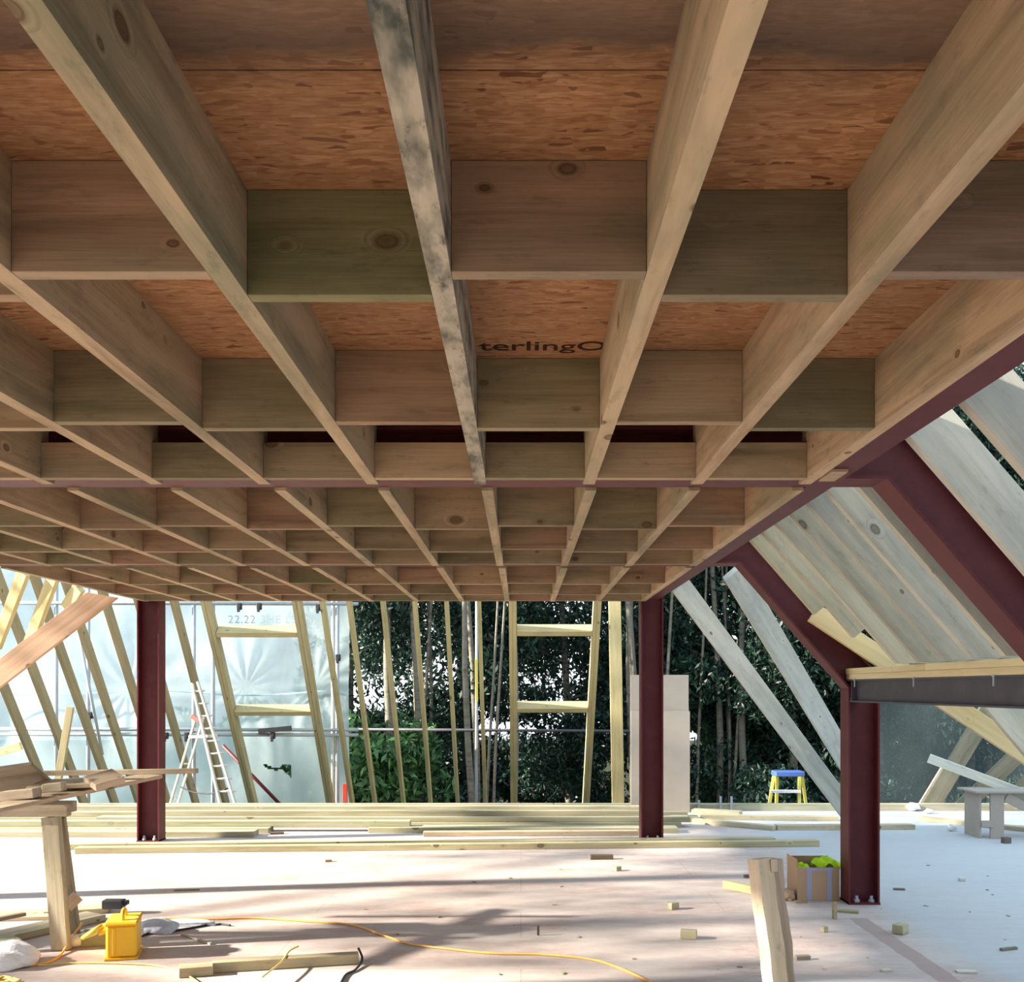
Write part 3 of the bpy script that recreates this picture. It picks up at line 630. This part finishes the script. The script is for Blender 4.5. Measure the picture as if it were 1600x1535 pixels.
# ------------------------------------------------------------------ right: boards leaning outside, bench, pale plank
dd = 12.9
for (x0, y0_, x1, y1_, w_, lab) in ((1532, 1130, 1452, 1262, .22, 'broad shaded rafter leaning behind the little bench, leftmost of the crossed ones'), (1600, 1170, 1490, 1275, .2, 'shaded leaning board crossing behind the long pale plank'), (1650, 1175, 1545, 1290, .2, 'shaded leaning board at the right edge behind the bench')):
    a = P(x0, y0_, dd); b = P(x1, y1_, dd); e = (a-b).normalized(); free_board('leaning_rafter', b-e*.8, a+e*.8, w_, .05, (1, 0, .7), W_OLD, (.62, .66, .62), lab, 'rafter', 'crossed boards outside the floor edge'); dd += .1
free_board('leaning_lath', P(1472, 1200, 12.6), P(1432, 1265, 12.6)-Vector((.3, 0, .5)), .03, .03, (1, 0, 0), W_OLD, (.8, .8, .8), 'thin lath leaning left of the crossed boards', 'timber lath')
for (x0, y0_, x1, y1_, lab) in ((1560, 1095, 1660, 1215, 'grey board behind the yellow diagonal brace, lower one'), (1600, 1100, 1700, 1200, 'grey board behind the yellow diagonal brace, at the right edge')):
    free_board('outer_rafter', P(x0-40, y0_-45, 5.6), P(x1, y1_, 5.4), .16, .045, (1, 0, .8), W_RAFT, (1, 1, .95), lab, 'rafter', 'rafters beyond the eaves beam')
t = empty('work_bench', F(1552, 1308)); bpy.context.view_layer.update(); tag(t, 'small low bench of beige board standing on the right part of the floor', 'bench')
dB = F(0, 1311).y
def bb_(name, x0, x1, y0, y1, z0, z1, mat=M_PANEL):
    bm = bmesh.new(); box(bm, x0, x1, y0, y1, z0, z1, .002); attach(bm_obj(name, bm, mat), t)
xa = X(1528, dB); zt_ = .40
bb_('bench_top', xa-.03, xa+.95, dB-.04, dB+.36, zt_, zt_+.018)
bb_('leg', xa+.02, xa+.04, dB+.02, dB+.32, .0005, zt_-.0005); bb_('leg', xa+.11, xa+.23, dB, dB+.02, .0005, zt_-.0005); bb_('leg', xa+.80, xa+.92, dB, dB+.02, .0005, zt_-.0005)
bb_('rail', xa+.03, xa+.035+.10, dB-.012, dB+.0, .10, .16); attach(board('brace', (xa+.25, dB+.012, .36), (xa+.75, dB+.012, .12), .08, .018, (0, 0, 1), M_PANEL), t)
a = P(1451, 1185, dB+.55); b = P(1605, 1243, dB+.20); free_board('pale_plank', a, b+(b-a)*.25, .085, .035, (0, 0, 1), W_RAFT, (1.3, 1.38, 1.42), 'long blue-white plank slanting down onto the little bench', 'timber plank')

# ------------------------------------------------------------------ left foreground: trestle and its load
t = empty('saw_trestle', F(92, 1485)); bpy.context.view_layer.update(); tag(t, 'timber saw trestle at the left edge carrying boards and offcuts', 'trestle')
dT = 5.14; zb = P(0, 1276, dT).z; zt = P(0, 1259, dT).z
attach(board('cross_rail', (X(-60, dT), dT+.01, (zb+zt)/2), (X(107, dT), dT+.01, (zb+zt)/2), zt-zb, .05, (0, 0, 1), W_OLD, (1, .93, .88)), t)
attach(board('cross_rail', (X(-60, dT), dT+.16, (zb+zt)/2+.005), (X(117, dT+.16), dT+.16, (zb+zt)/2+.005), zt-zb, .05, (0, 0, 1), W_OLD, (.8, .75, .7)), t)
top = P(80, 1277, dT+.03); ft = F(96, 1485); ft.z = .001
attach(board('leg', top, ft, .085, .045, (1, 0, 0), W_OLD, (1.1, 1.08, .98)), t)
top2 = P(88, 1277, dT+.10); ft2 = F(112, 1458); ft2.z = .001
attach(board('leg', top2, ft2, .085, .045, (1, .2, 0), W_OLD, (.92, .88, .8)), t)
attach(board('leg', P(-30, 1277, dT), Vector((X(-60, dT), dT-.12, .001)), .085, .045, (1, 0, 0), W_OLD), t)
attach(board('brace', P(104, 1418, dT+.17), P(122, 1400, dT+.20), .06, .03, (0, 0, 1), W_OLD, (1.2, 1.1, 1)), t)
zr = zt+.001
def lay(name, x0, y0_, x1, y1_, d0, d1, w_, t_, lab, col=(1, 1, 1), mat=W_OLD, cat='timber board', up=(0, 0, 1)):
    return free_board(name, P(x0, y0_, d0), P(x1, y1_, d1), t_, w_, up, mat, col, lab, cat, 'boards and offcuts on the trestle')
lay('long_board', -70, 1276, 236, 1213, 4.55, 5.75, .16, .020, 'thin wide board slanting up across the trestle toward the red column', (1.2, 1.08, 1.0))
lay('straight_batten', -80, 1211, 308, 1205, 5.55, 5.55, .05, .026, 'long straight batten on the trestle reaching past the left red column', (1.0, .93, .85))
lay('wide_board', -60, 1228, 68, 1210, 5.3, 5.3, .26, .022, 'wide brown board tilted on the trestle at the left edge', (.85, .8, .75), up=(0, .55, 1))
lay('small_board', 55, 1227, 158, 1222, 5.25, 5.25, .20, .02, 'flat board under the diamond-shaped offcut on the trestle', (1.15, 1.1, 1.0), up=(0, -.1, 1))
lay('square_offcut', 70, 1232, 100, 1229, 5.05, 5.05, .06, .042, 'small square block in the middle of the boards on the trestle', (1.1, 1.1, 1.0), cat='wood block')
a = P(163, 1219, 5.2); bm = bmesh.new(); box(bm, -.075, .075, -.075, .075, -.018, .018, .002)
tag(bm_obj('square_offcut', bm, W_OLD, None, (1.25, 1.15, 1.08), Matrix.Translation(a) @ Matrix.Rotation(.32, 4, 'X') @ Matrix.Rotation(.78, 4, 'Z')), 'square offcut turned like a diamond at the right end of the load on the trestle', 'wood block', 'boards and offcuts on the trestle')
lay('wedge_block', 6, 1244, 58, 1239, 4.95, 4.95, .09, .045, 'pale block with a bright sawn end on the trestle near the left edge', (1.25, 1.15, 1.1), cat='wood block')
lay('dark_board', -30, 1252, 66, 1238, 5.2, 5.3, .14, .02, 'brown board lying under the loose offcuts on the trestle', (.9, .8, .75))
# scraps on the floor under it
def flr(name, a, b, w_, h_, lab, col=(1, 1, 1), z=0.001, mat=W_OLD, cat='timber board', grp=None, **k):
    a = F(*a); b = F(*b); q = Vector((0, 0, z+h_/2)); return free_board(name, a+q, b+q, h_, w_, (0, 0, 1), mat, col, lab, cat, grp, **k)
GS = 'boards lying under the trestle'
flr('scrap_board', (-40, 1436), (100, 1432), .20, .022, 'thin pale board flat under the trestle, rear one', (1.2, 1.12, 1), grp=GS)
flr('scrap_board', (-30, 1478), (150, 1437), .17, .035, 'sawn pale board pointing diagonally back under the trestle', (1.15, 1.12, 1), grp=GS, z=.002)
flr('scrap_board', (70, 1430), (170, 1424), .14, .03, 'pale board behind the yellow box, by the dark clamp', (1.2, 1.15, 1), grp=GS)
flr('scrap_board', (-60, 1492), (26, 1478), .16, .045, 'thick grey-green board at the left edge below the trestle', (.95, 1.0, .85), grp=GS)
flr('scrap_stick', (-30, 1458), (38, 1444), .04, .02, 'thin dark stick lying at the left edge under the trestle', (.6, .55, .5), grp=GS, z=.045)
flr('scrap_board', (128, 1476), (205, 1472), .13, .06, 'green-grey block just left of the yellow box', (.85, .95, .75), grp=GS)
bm = bmesh.new(); box(bm, -.06, .06, -.035, .035, 0, .05, .006); box(bm, .03, .085, -.02, .02, .02, .045, .004); p = F(178, 1428)
tag(bm_obj('black_clamp', bm, M_DARK, None, None, Matrix.Translation((p.x, p.y, .032))), 'small black clamp lying on the board behind the yellow box', 'clamp')

# yellow site transformer
p = F(190, 1497); t = empty('site_transformer', (p.x, p.y, 0)); bpy.context.view_layer.update()
tag(t, 'bright yellow boxy site transformer with a top handle standing beside the trestle', 'transformer')
R = Matrix.Translation((p.x, p.y, 0)) @ Matrix.Rotation(math.radians(-14), 4, 'Z') if False else Matrix.Translation((p.x-.012, p.y+.06, 0)) @ Matrix.Rotation(math.radians(14), 4, 'Z') @ Matrix.Diagonal((.94, 1, .86, 1))
bm = bmesh.new(); prism(bm, [(-.075, -.11), (.075, -.11), (.075, .11), (-.075, .11)], .012, .195, .012); o = attach(bm_obj('body', bm, M_YELLOW, None, None, R), t)
bm = bmesh.new(); prism(bm, [(-.082, -.118), (.082, -.118), (.082, .118), (-.082, .118)], .19, .212, .009); attach(bm_obj('lid', bm, M_YELLOW, None, None, R), t)
bm = bmesh.new(); prism(bm, [(-.082, -.118), (.082, -.118), (.082, .118), (-.082, .118)], .0005, .014, .003); attach(bm_obj('base', bm, M_YELLOW, None, None, R), t)
bm = bmesh.new(); tube_bm(bm, smooth_path([(0, -.055, .205), (0, -.045, .245), (0, 0, .258), (0, .045, .245), (0, .055, .205)]), .011, 8); attach(bm_obj('handle', bm, M_YELLOW, None, None, R), t)
for yy in (-.06, .0, .06):
    bm = bmesh.new(); tube_bm(bm, [(-.075, yy, .16), (-.115, yy, .15)], .018, 10); attach(bm_obj('socket', bm, M_YELLOW, None, None, R), t)
for k_ in range(3):
    bm = bmesh.new(); box(bm, -.045+.004, -.03+.004, -.1135, -.109, .03, .18, .001); 
    if k_ == 0: attach(bm_obj('rib', bm, M_YELLOW, None, None, R), t)
    else: bm.free()
# plug and cables
def cable(name, px, r, mat, lab, z=.006, cat='cable', n=6):
    pts = smooth_path([F(x, y)+Vector((0, 0, (q[0] if q else z))) for x, y, *q in px], 10); return tag(tube(name, pts, r, mat, n=n), lab, cat)
tag(tube('plug', [P(128, 1467, 4.95), P(146, 1457, 4.95), P(160, 1447, 4.98)], [.010, .017, .013], M_LADY), 'yellow plug on the cable entering the yellow transformer', 'plug')
tag(tube('white_plug', [F(108, 1482)+Vector((0, 0, .03)), F(126, 1480)+Vector((0, 0, .03))], [.03, .026], M_WHITE), 'grey-white plug lying between the trestle leg and the yellow transformer', 'plug')
cable('yellow_lead', [(128, 1467, .08), (112, 1478, .04), (95, 1494), (75, 1506), (48, 1511)], .006, M_CABLE, 'yellow cable curving from the transformer past the trestle leg')
cable('extension_cable', [(250, 1437), (300, 1437.5), (340, 1438), (400, 1436.5), (470, 1441), (548, 1447), (600, 1464), (640, 1477), (700, 1485), (770, 1492), (850, 1494), (920, 1501), (960, 1512), (1000, 1529), (1040, 1550)], .0055, M_CABLE, 'long pale orange extension cable winding across the middle of the floor')
cable('yellow_flex', [(60, 1511), (120, 1507), (200, 1508), (250, 1512), (290, 1525), (320, 1545)], .004, M_CABY, 'thin yellow flex crossing the bottom left corner of the floor')
cable('yellow_flex', [(466, 1495), (452, 1503), (440, 1520), (410, 1545)], .0045, M_CABY, 'thin yellow flex hooked over the board at the bottom left of centre', z=.05)
cable('dark_flex', [(560, 1500, .055), (566, 1506, .02), (555, 1518), (540, 1526), (530, 1545)], .006, M_DARK, 'dark flex at the right end of the bottom board')
cable('black_flex', [(222, 1465), (245, 1456), (262, 1458), (300, 1452), (335, 1446), (360, 1448)], .006, M_DARK, 'black flex trailing right from the yellow transformer')
def crumple(name, c, s, mat, lab, cat, seed):
    r_ = np.random.RandomState(seed); bm = bmesh.new(); bmesh.ops.create_icosphere(bm, subdivisions=4, radius=1)
    K = r_.uniform(-4, 4, (6, 3)); ph = r_.uniform(0, 6, 6)
    for v in bm.verts:
        q = sum(abs(math.sin(K[i][0]*v.co.x+K[i][1]*v.co.y+K[i][2]*v.co.z+ph[i])) for i in range(6))/6
        k_ = .65+.6*q; v.co = Vector((v.co.x*s[0]*k_, v.co.y*s[1]*k_, max(v.co.z, -.35)*s[2]*k_))
    z0 = min(v.co.z for v in bm.verts); return tag(bm_obj(name, bm, mat, None, None, Matrix.Translation((c.x, c.y, -z0+.001))), lab, cat)
crumple('crumpled_bag', F(14, 1508), (.13, .13, .075), M_WHITE, 'crumpled white bag in the bottom left corner', 'bag', 3)
crumple('plastic_bag', F(248, 1457), (.10, .07, .05), M_BAGB, 'pale blue-grey crumpled plastic wrapper right of the yellow transformer', 'bag', 5)
crumple('plastic_bag', F(295, 1446), (.17, .035, .025), M_BAGB, 'long flat grey-blue scrap of plastic trailing right of the transformer', 'bag', 8)
pts = []
for i in range(60): a_ = i*.55; q_ = .85+.25*math.sin(i*1.7); pts.append(F(2, 1545)+Vector((.085*q_*math.cos(a_), .06*q_*math.sin(a_), .012+.0004*i+.006*math.sin(i*2.1))))
tag(tube('cable_coil', pts, .006, M_CABY, n=5), 'small coil of yellow cable at the bottom left corner', 'cable')
# board along the bottom
flr('square_batten', (332, 1519), (560, 1505), .06, .048, 'long square batten lying along the bottom edge left of centre', (1.0, .98, .8), mat=W_OLD)
flr('batten_end', (280, 1526), (333, 1522), .08, .045, 'short square block butting the left end of the bottom batten', (1.05, 1.0, .85), mat=W_OLD, cat='wood block')
flr('scrap_stick', (284, 1462), (330, 1477), .015, .01, 'thin white stick on the floor right of the yellow transformer', (1.4, 1.4, 1.4))

# small things on the floor
GF = 'small scraps on the open floor'
def blk(px, py, sx, sy, sz, rot, lab, col=(1, 1, 1), mat=W_PILE, cat='wood block', tilt=0):
    p = F(px, py); bm = bmesh.new(); box(bm, -sx/2, sx/2, -sy/2, sy/2, 0, sz, min(sx, sy, sz)*.05)
    return tag(bm_obj('wood_offcut', bm, mat, None, col, Matrix.Translation((p.x, p.y, .001)) @ Matrix.Rotation(rot, 4, 'Z')), lab, cat, GF)
blk(940, 1343, .175, .05, .035, .05, 'dark brown flat offcut on the floor in front of the timber stack', (.42, .36, .32), W_OLD)
blk(433, 1304, .12, .05, .02, .2, 'dark scrap lying on the floor between the long timbers', (.35, .35, .35), W_OLD)
blk(1076, 1467, .085, .05, .045, -.25, 'pale square offcut on the floor right of the cable', (1.0, 1.0, .95))
blk(1052, 1421, .06, .04, .04, .6, 'small crumpled-looking pale offcut behind the square one', (1.1, 1.1, 1.1))
blk(1304, 1436, .022, .022, .095, .3, 'small stick standing upright in front of the cardboard box', (1, .95, .85))
blk(1325, 1426, .12, .05, .012, -.4, 'thin pale chip lying in front of the red column', (1, 1, .85))
blk(1407, 1459, .075, .06, .05, .8, 'pale blue-white triangular offcut right of the red column foot', (1.1, 1.15, 1.15))
blk(1288, 1457, .03, .03, .03, .4, 'tiny pale cube of wood in front of the cardboard box', (1.1, 1.1, 1.1))
blk(1576, 1485, .10, .02, .012, .35, 'thin dark splinter on the bluish floor at the right edge', (.55, .55, .55), W_OLD)
blk(1254, 1500, .07, .03, .02, .1, 'grey scrap just right of the leaning timber', (.7, .7, .72), W_OLD)
blk(1503, 1377, .04, .03, .02, .1, 'small bluish-white scrap on the floor at the right', (1.3, 1.35, 1.4), W_RAFT)
blk(1405, 1391, .07, .03, .01, -.2, 'thin dark chip just right of the red column', (.5, .5, .55), W_OLD)
blk(1572, 1318, .07, .05, .05, .3, 'small dark block on the floor by the bench leg', (.3, .3, .35), W_OLD)
blk(841, 1462, .012, .012, .05, 0, 'tiny upright nail-like sliver in the middle of the floor', (.3, .28, .28), W_OLD)
blk(1510, 1520, .09, .04, .008, -.1, 'flat white chip at the bottom right', (1.4, 1.4, 1.4), W_RAFT)
blk(1385, 1518, .05, .03, .008, .2, 'little white chip beside the dust-free strip', (1.4, 1.4, 1.4), W_RAFT)
blk(965, 1361, .05, .03, .03, .7, 'small pale shard behind the dark flat offcut, to its right', (1, 1, 1))
blk(513, 1347, .05, .03, .015, .3, 'small brown shard on the bright floor near the timber stack', (.8, .7, .6), W_OLD)
blk(292, 1392, .16, .01, .006, .15, 'thin dark sliver on the brightest part of the floor', (.5, .45, .4), W_OLD)
blk(1168, 1372, .05, .03, .02, .1, 'small dark chip beside the low pale batten behind the leaning timber', (.4, .35, .3), W_OLD)
rr = random.Random(3)
src = []
for i in range(34):        # sawdust crumbs and splinters, each one its own
    px = rr.uniform(560, 1580); py = rr.uniform(1345, 1530); s = rr.uniform(.010, .034)
    if not src:
        bm = bmesh.new(); box(bm, -.5, .5, -.25, .25, 0, .22, .03); src.append(bm_obj('wood_chip', bm, W_PILE)); o = src[0]
    else: o = src[0].copy(); C.objects.link(o)
    p = F(px, py); o.location = (p.x, p.y, .001); o.scale = (s, s, s*.7); o.rotation_euler = (0, 0, rr.uniform(0, 3))
    c_ = rr.choice([1.25, 1.15, .5, 1.0]); o.color = (c_, c_, c_, 1)
    tag(o, 'tiny loose wood chip scattered on the open floor', 'wood chip', 'wood chips scattered on the floor')

# leaning timber in the right foreground with a battered second piece
t = empty('timber_post', (.93, 3.9, 0)); bpy.context.view_layer.update(); tag(t, 'sunlit rough timber post rising from the bottom edge of the photo, slightly leaning left', 'timber post')
dP = 3.95
a = P(1194, 1342, dP+.03); b = P(1214, 1535, dP-.02); e = (b-a); b2 = a+e*((a.z-.002)/(a.z-b.z))
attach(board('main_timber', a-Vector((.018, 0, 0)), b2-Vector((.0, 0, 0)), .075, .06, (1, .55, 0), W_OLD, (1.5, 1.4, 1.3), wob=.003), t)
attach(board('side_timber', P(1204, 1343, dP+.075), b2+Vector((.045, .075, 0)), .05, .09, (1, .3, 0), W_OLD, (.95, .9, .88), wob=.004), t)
attach(board('cleat', P(1208, 1342, dP+.02), P(1209, 1362, dP+.02), .026, .03, (1, 0, 0), W_OLD, (1.2, 1.2, 1.2)), t)
flr('low_batten', (1133, 1388), (1192, 1400), .05, .05, 'short pale batten lying on the floor behind the leaning timber post', (1.15, 1.15, .9), mat=W_PILE)

# cardboard box with hi-vis vests
p0 = F(1246, 1408); p1 = F(1315, 1408); t = empty('cardboard_box', (p0.x, p0.y, 0)); bpy.context.view_layer.update(); tag(t, 'open cardboard box with yellow vests standing at the foot of the middle red column', 'cardboard box')
W_, D_, H_ = p1.x-p0.x-.012, .24, .205; R = Matrix.Translation((p0.x, p0.y, 0)) @ Matrix.Rotation(.0, 4, 'Z')
def cb(name, x0, x1, y0, y1, z0, z1, mat=M_CARD, M2=None):
    bm = bmesh.new(); box(bm, x0, x1, y0, y1, z0, z1); attach(bm_obj(name, bm, mat, None, None, R @ (M2 or Matrix.Identity(4))), t)
cb('side_panel', 0, W_, 0, .005, .001, H_); cb('side_panel', 0, W_, D_, D_+.005, .001, H_+.035); cb('side_panel', 0, .005, .005, D_, .001, H_+.02); cb('side_panel', W_-.005, W_, .005, D_, .001, H_); cb('bottom_panel', .005, W_-.005, .005, D_, .001, .006)
cb('flap', -.003, .0, .0, D_, H_, H_+.05, M_CARD, Matrix.Translation((0, 0, 0)) @ Matrix.Rotation(-.0, 4, 'Y'))
for x in (.06, .185): cb('tape_strip', x, x+.028, -.0012, -.0002, .002, H_, M_TAPE)
cb('tape_strip', .05, .22, -.0026, -.0016, H_-.02, H_-.004, M_TAPE)
def cloth(c, s, lab, seed):
    r_ = np.random.RandomState(seed); bm = bmesh.new(); n = 14; g_ = []
    for j in range(n):
        for i in range(n):
            u, v = i/(n-1)*2-1, j/(n-1)*2-1; g_.append(bm.verts.new((u*s[0]*(1-.25*v*v), v*s[1], s[2]*(1-(u*u+v*v)*.6)+.012*math.sin(5*u+seed)*math.cos(6*v))))
    for j in range(n-1):
        for i in range(n-1): bm.faces.new((g_[j*n+i], g_[j*n+i+1], g_[(j+1)*n+i+1], g_[(j+1)*n+i]))
    bmesh.ops.solidify(bm, geom=bm.faces[:], thickness=.004)
    return tag(bm_obj('hi_vis_vest', bm, M_HIVIS, None, None, Matrix.Translation(c)), lab, 'vest', 'yellow vests in the cardboard box')
cloth(Vector((p0.x+W_*.80, p0.y+.12, H_-.01)), (.085, .10, .055), 'crumpled fluorescent yellow vest at the right corner of the cardboard box', 2)
cloth(Vector((p0.x+.05, p0.y+.08, H_-.035)), (.045, .07, .05), 'smaller fluorescent yellow bundle at the left corner of the cardboard box', 4)
crumple('brown_bag', F(1228, 1406), (.055, .05, .045), M_CARD, 'crumpled brown paper scrap between the leaning post and the cardboard box', 'paper', 11)
blk(1216, 1408, .05, .04, .025, .3, 'white chip at the foot of the crumpled brown paper', (1.3, 1.3, 1.3), W_RAFT)
blk(1252, 1411, .07, .03, .012, .1, 'flat brown chip in front of the cardboard box', (.9, .75, .6), W_OLD)

# yellow spirit level on a rafter
free_board('spirit_level', P(744, 1030, 12.2), P(745, 1096, 12.35), .03, .05, (1, 0, 0), M_LADY, None, 'slim yellow strip on the left of the rafter before the dark trunks', 'level')
# red crate edge behind sheeting corner
free_board('red_tube', P(539, 1225, 14.9), P(540, 1300, 14.9), .06, .05, (1, 0, 0), M_REDP, None, 'red upright piece at the foot of the scaffold corner by the trees', 'post')

# ------------------------------------------------------------------ trees
def leaves(n, boxes, size, rs, aspect=.45):
    cs = []
    tot = sum(b[6] for b in boxes)
    for b in boxes:
        m = int(n*b[6]/tot); c = rs.uniform(-1, 1, (m, 3)); r = np.linalg.norm(c, axis=1, keepdims=True); c = np.where(r > 1, c/r*rs.uniform(.5, 1, (m, 1)), c)
        cs.append(c*np.array(b[3:6])+np.array(b[:3]))
    c = np.concatenate(cs); m = len(c)
    u = rs.normal(size=(m, 3)); u[:, 2] -= .5; u /= np.linalg.norm(u, axis=1, keepdims=True)
    v = np.cross(u, rs.normal(size=(m, 3))); v /= np.linalg.norm(v, axis=1, keepdims=True)
    s = size*rs.uniform(.6, 1.4, (m, 1)); a = u*s; b = v*s*aspect
    V = np.stack([c-a, c+b, c+a, c-b], 1).reshape(-1, 3)
    return V
def leaf_obj(name, V, mat, parent):
    m = len(V)//4; me = bpy.data.meshes.new(name); me.vertices.add(len(V)); me.vertices.foreach_set('co', V.astype(np.float32).ravel())
    me.loops.add(len(V)); me.loops.foreach_set('vertex_index', np.arange(len(V), dtype=np.int32)); me.polygons.add(m)
    me.polygons.foreach_set('loop_start', np.arange(0, len(V), 4, dtype=np.int32)); me.polygons.foreach_set('loop_total', np.full(m, 4, dtype=np.int32)); me.update(calc_edges=True)
    o = link_mesh(name, me, mat); attach(o, parent); return o
rs = np.random.RandomState(11)
def tree(px, d, h, rad, nleaf, stems, lab, mat=M_LEAF, size=.062, zlow=-2.6, spread=.9, tr=.10):
    x = X(px, d); t = empty('tree', (x, d, -3.2)); bpy.context.view_layer.update(); tag(t, lab, 'tree', 'trees behind the building')
    for k in range(stems):
        ox, oy = rs.uniform(-.45, .45)*(stems > 1)*spread, rs.uniform(-.3, .3)*(stems > 1); pts = []; rr_ = []
        for j in range(9):
            f = j/8; pts.append((x+ox+.12*math.sin(f*5+k*2)+ox*f*.4, d+oy-(rad*.75 if stems > 3 else 0)+.1*math.cos(f*4+k), -3.2+(h+2.2)*f)); rr_.append((tr*(1-.7*f))*(1 if k < 2 else .45))
        o = tube('trunk', pts, rr_, M_BARK, t, n=8)
    boxes = []
    nb = 16
    for k in range(nb):
        a_ = rs.uniform(0, 6.28); r_ = rad*rs.uniform(.3, 1); boxes.append((x+r_*math.cos(a_), d+r_*.6*math.sin(a_), rs.uniform(zlow, h), rad*rs.uniform(.35, .7), rad*.5, rs.uniform(.35, .9), 1))
    boxes.append((x, d, h*.6, rad, rad*.7, h*.55, 5))
    leaf_obj('foliage', leaves(int(nleaf*2.9), boxes, size, rs, .34), mat, t)
    # twigs carrying the foliage
    for b in boxes[:nb]:
        z_ = b[2]-.3; tube('branch', [(x, d, z_), ((x+b[0])/2, (d+b[1])/2, z_+.25), (b[0], b[1], b[2])], [.03, .02, .008], M_BARK, t, n=5)
tree(560, 17.5, 6.0, 1.3, 9000, 2, 'dark conifer just right of the scaffold sheeting')
tree(655, 18.2, 7.5, 1.5, 11000, 4, 'dark many-stemmed tree behind the slim rafters')
tree(770, 17.2, 7.5, 1.0, 8000, 6, 'dark tree with pale cords of stems behind the centre rafters', tr=.07)
tree(880, 19.0, 6.5, 1.6, 12000, 1, 'leafy dark tree seen through the right-hand roof opening')
tree(1000, 18.0, 7.5, 1.3, 9000, 5, 'dark ivy-stemmed tree behind the far right red column')
tree(1110, 18.6, 7.5, 1.3, 9500, 6, 'dark tree with hanging grey stems behind the white leaning rafters', tr=.08)
tree(1230, 17.6, 6.0, 1.5, 11000, 1, 'leafy dark tree behind the yellow step ladder')
tree(1380, 18.5, 7.0, 1.6, 15000, 2, 'dark tree behind the middle red column')
tree(1520, 18.0, 6.5, 1.7, 18000, 3, 'dark tree behind the netting at the right')
tree(1640, 18.5, 7.0, 1.7, 15000, 2, 'dark tree at the right edge beyond the netting')
tree(1440, 21.0, 6.0, 1.9, 15000, 1, 'dense dark tree behind the netting, just right of the middle red column', zlow=-2.2)
tree(700, 23, 8.0, 2.6, 14000, 2, 'tall dark tree far back at the centre left', size=.11, zlow=-3)
tree(960, 24, 6.5, 2.6, 12000, 2, 'tall dark tree far back at the centre right', size=.11, zlow=-3)
tree(1250, 23, 8.0, 2.8, 14000, 2, 'tall dark tree far back at the right', size=.11, zlow=-3)
tree(1550, 24, 8.5, 2.8, 12000, 2, 'tall dark tree far back behind the netting', size=.11, zlow=-3)
tree(600, 16.6, .4, .9, 3500, 1, 'bright green bush at the foot of the slim rafters', mat=M_LEAF2, zlow=-2.6, size=.10, tr=.03)
tree(330, 18.5, .6, 1.4, 4000, 1, 'green bush glimpsed through the scaffold sheeting', mat=M_LEAF2, size=.12, tr=.05)
tree(1165, 20.0, 1.2, 1.2, 4500, 1, 'lighter green bush behind the white leaning rafters', mat=M_LEAF2, size=.10, tr=.05)

# unseen tree added left of the building so its crown dapples the low sun
t = empty('tree', (-9.3, 4.0, -3.2)); bpy.context.view_layer.update(); tag(t, 'added unseen tree left of the building, dappling the sun', 'tree')
tube('trunk', [(-9.6, 4, -3.2), (-9.5, 4, 0), (-9.4, 4.1, 3), (-9.3, 4, 6)], [.2, .17, .13, .06], M_BARK, t)
bxs = [(-9.3, yy, 5.2+.2*math.sin(yy), 1.0, 1.5, 1.75, 1) for yy in (-2.5, 0, 2.2, 4.4, 6.6, 8.8)]
leaf_obj('foliage', leaves(5200, bxs, .10, rs, .5), M_LEAF2, t)
for b_ in bxs: tube('branch', [(-9.4, 4, 2.6), (-9.4, (4+b_[1])/2, 4.2), b_[:3]], [.06, .04, .015], M_BARK, t, n=5)
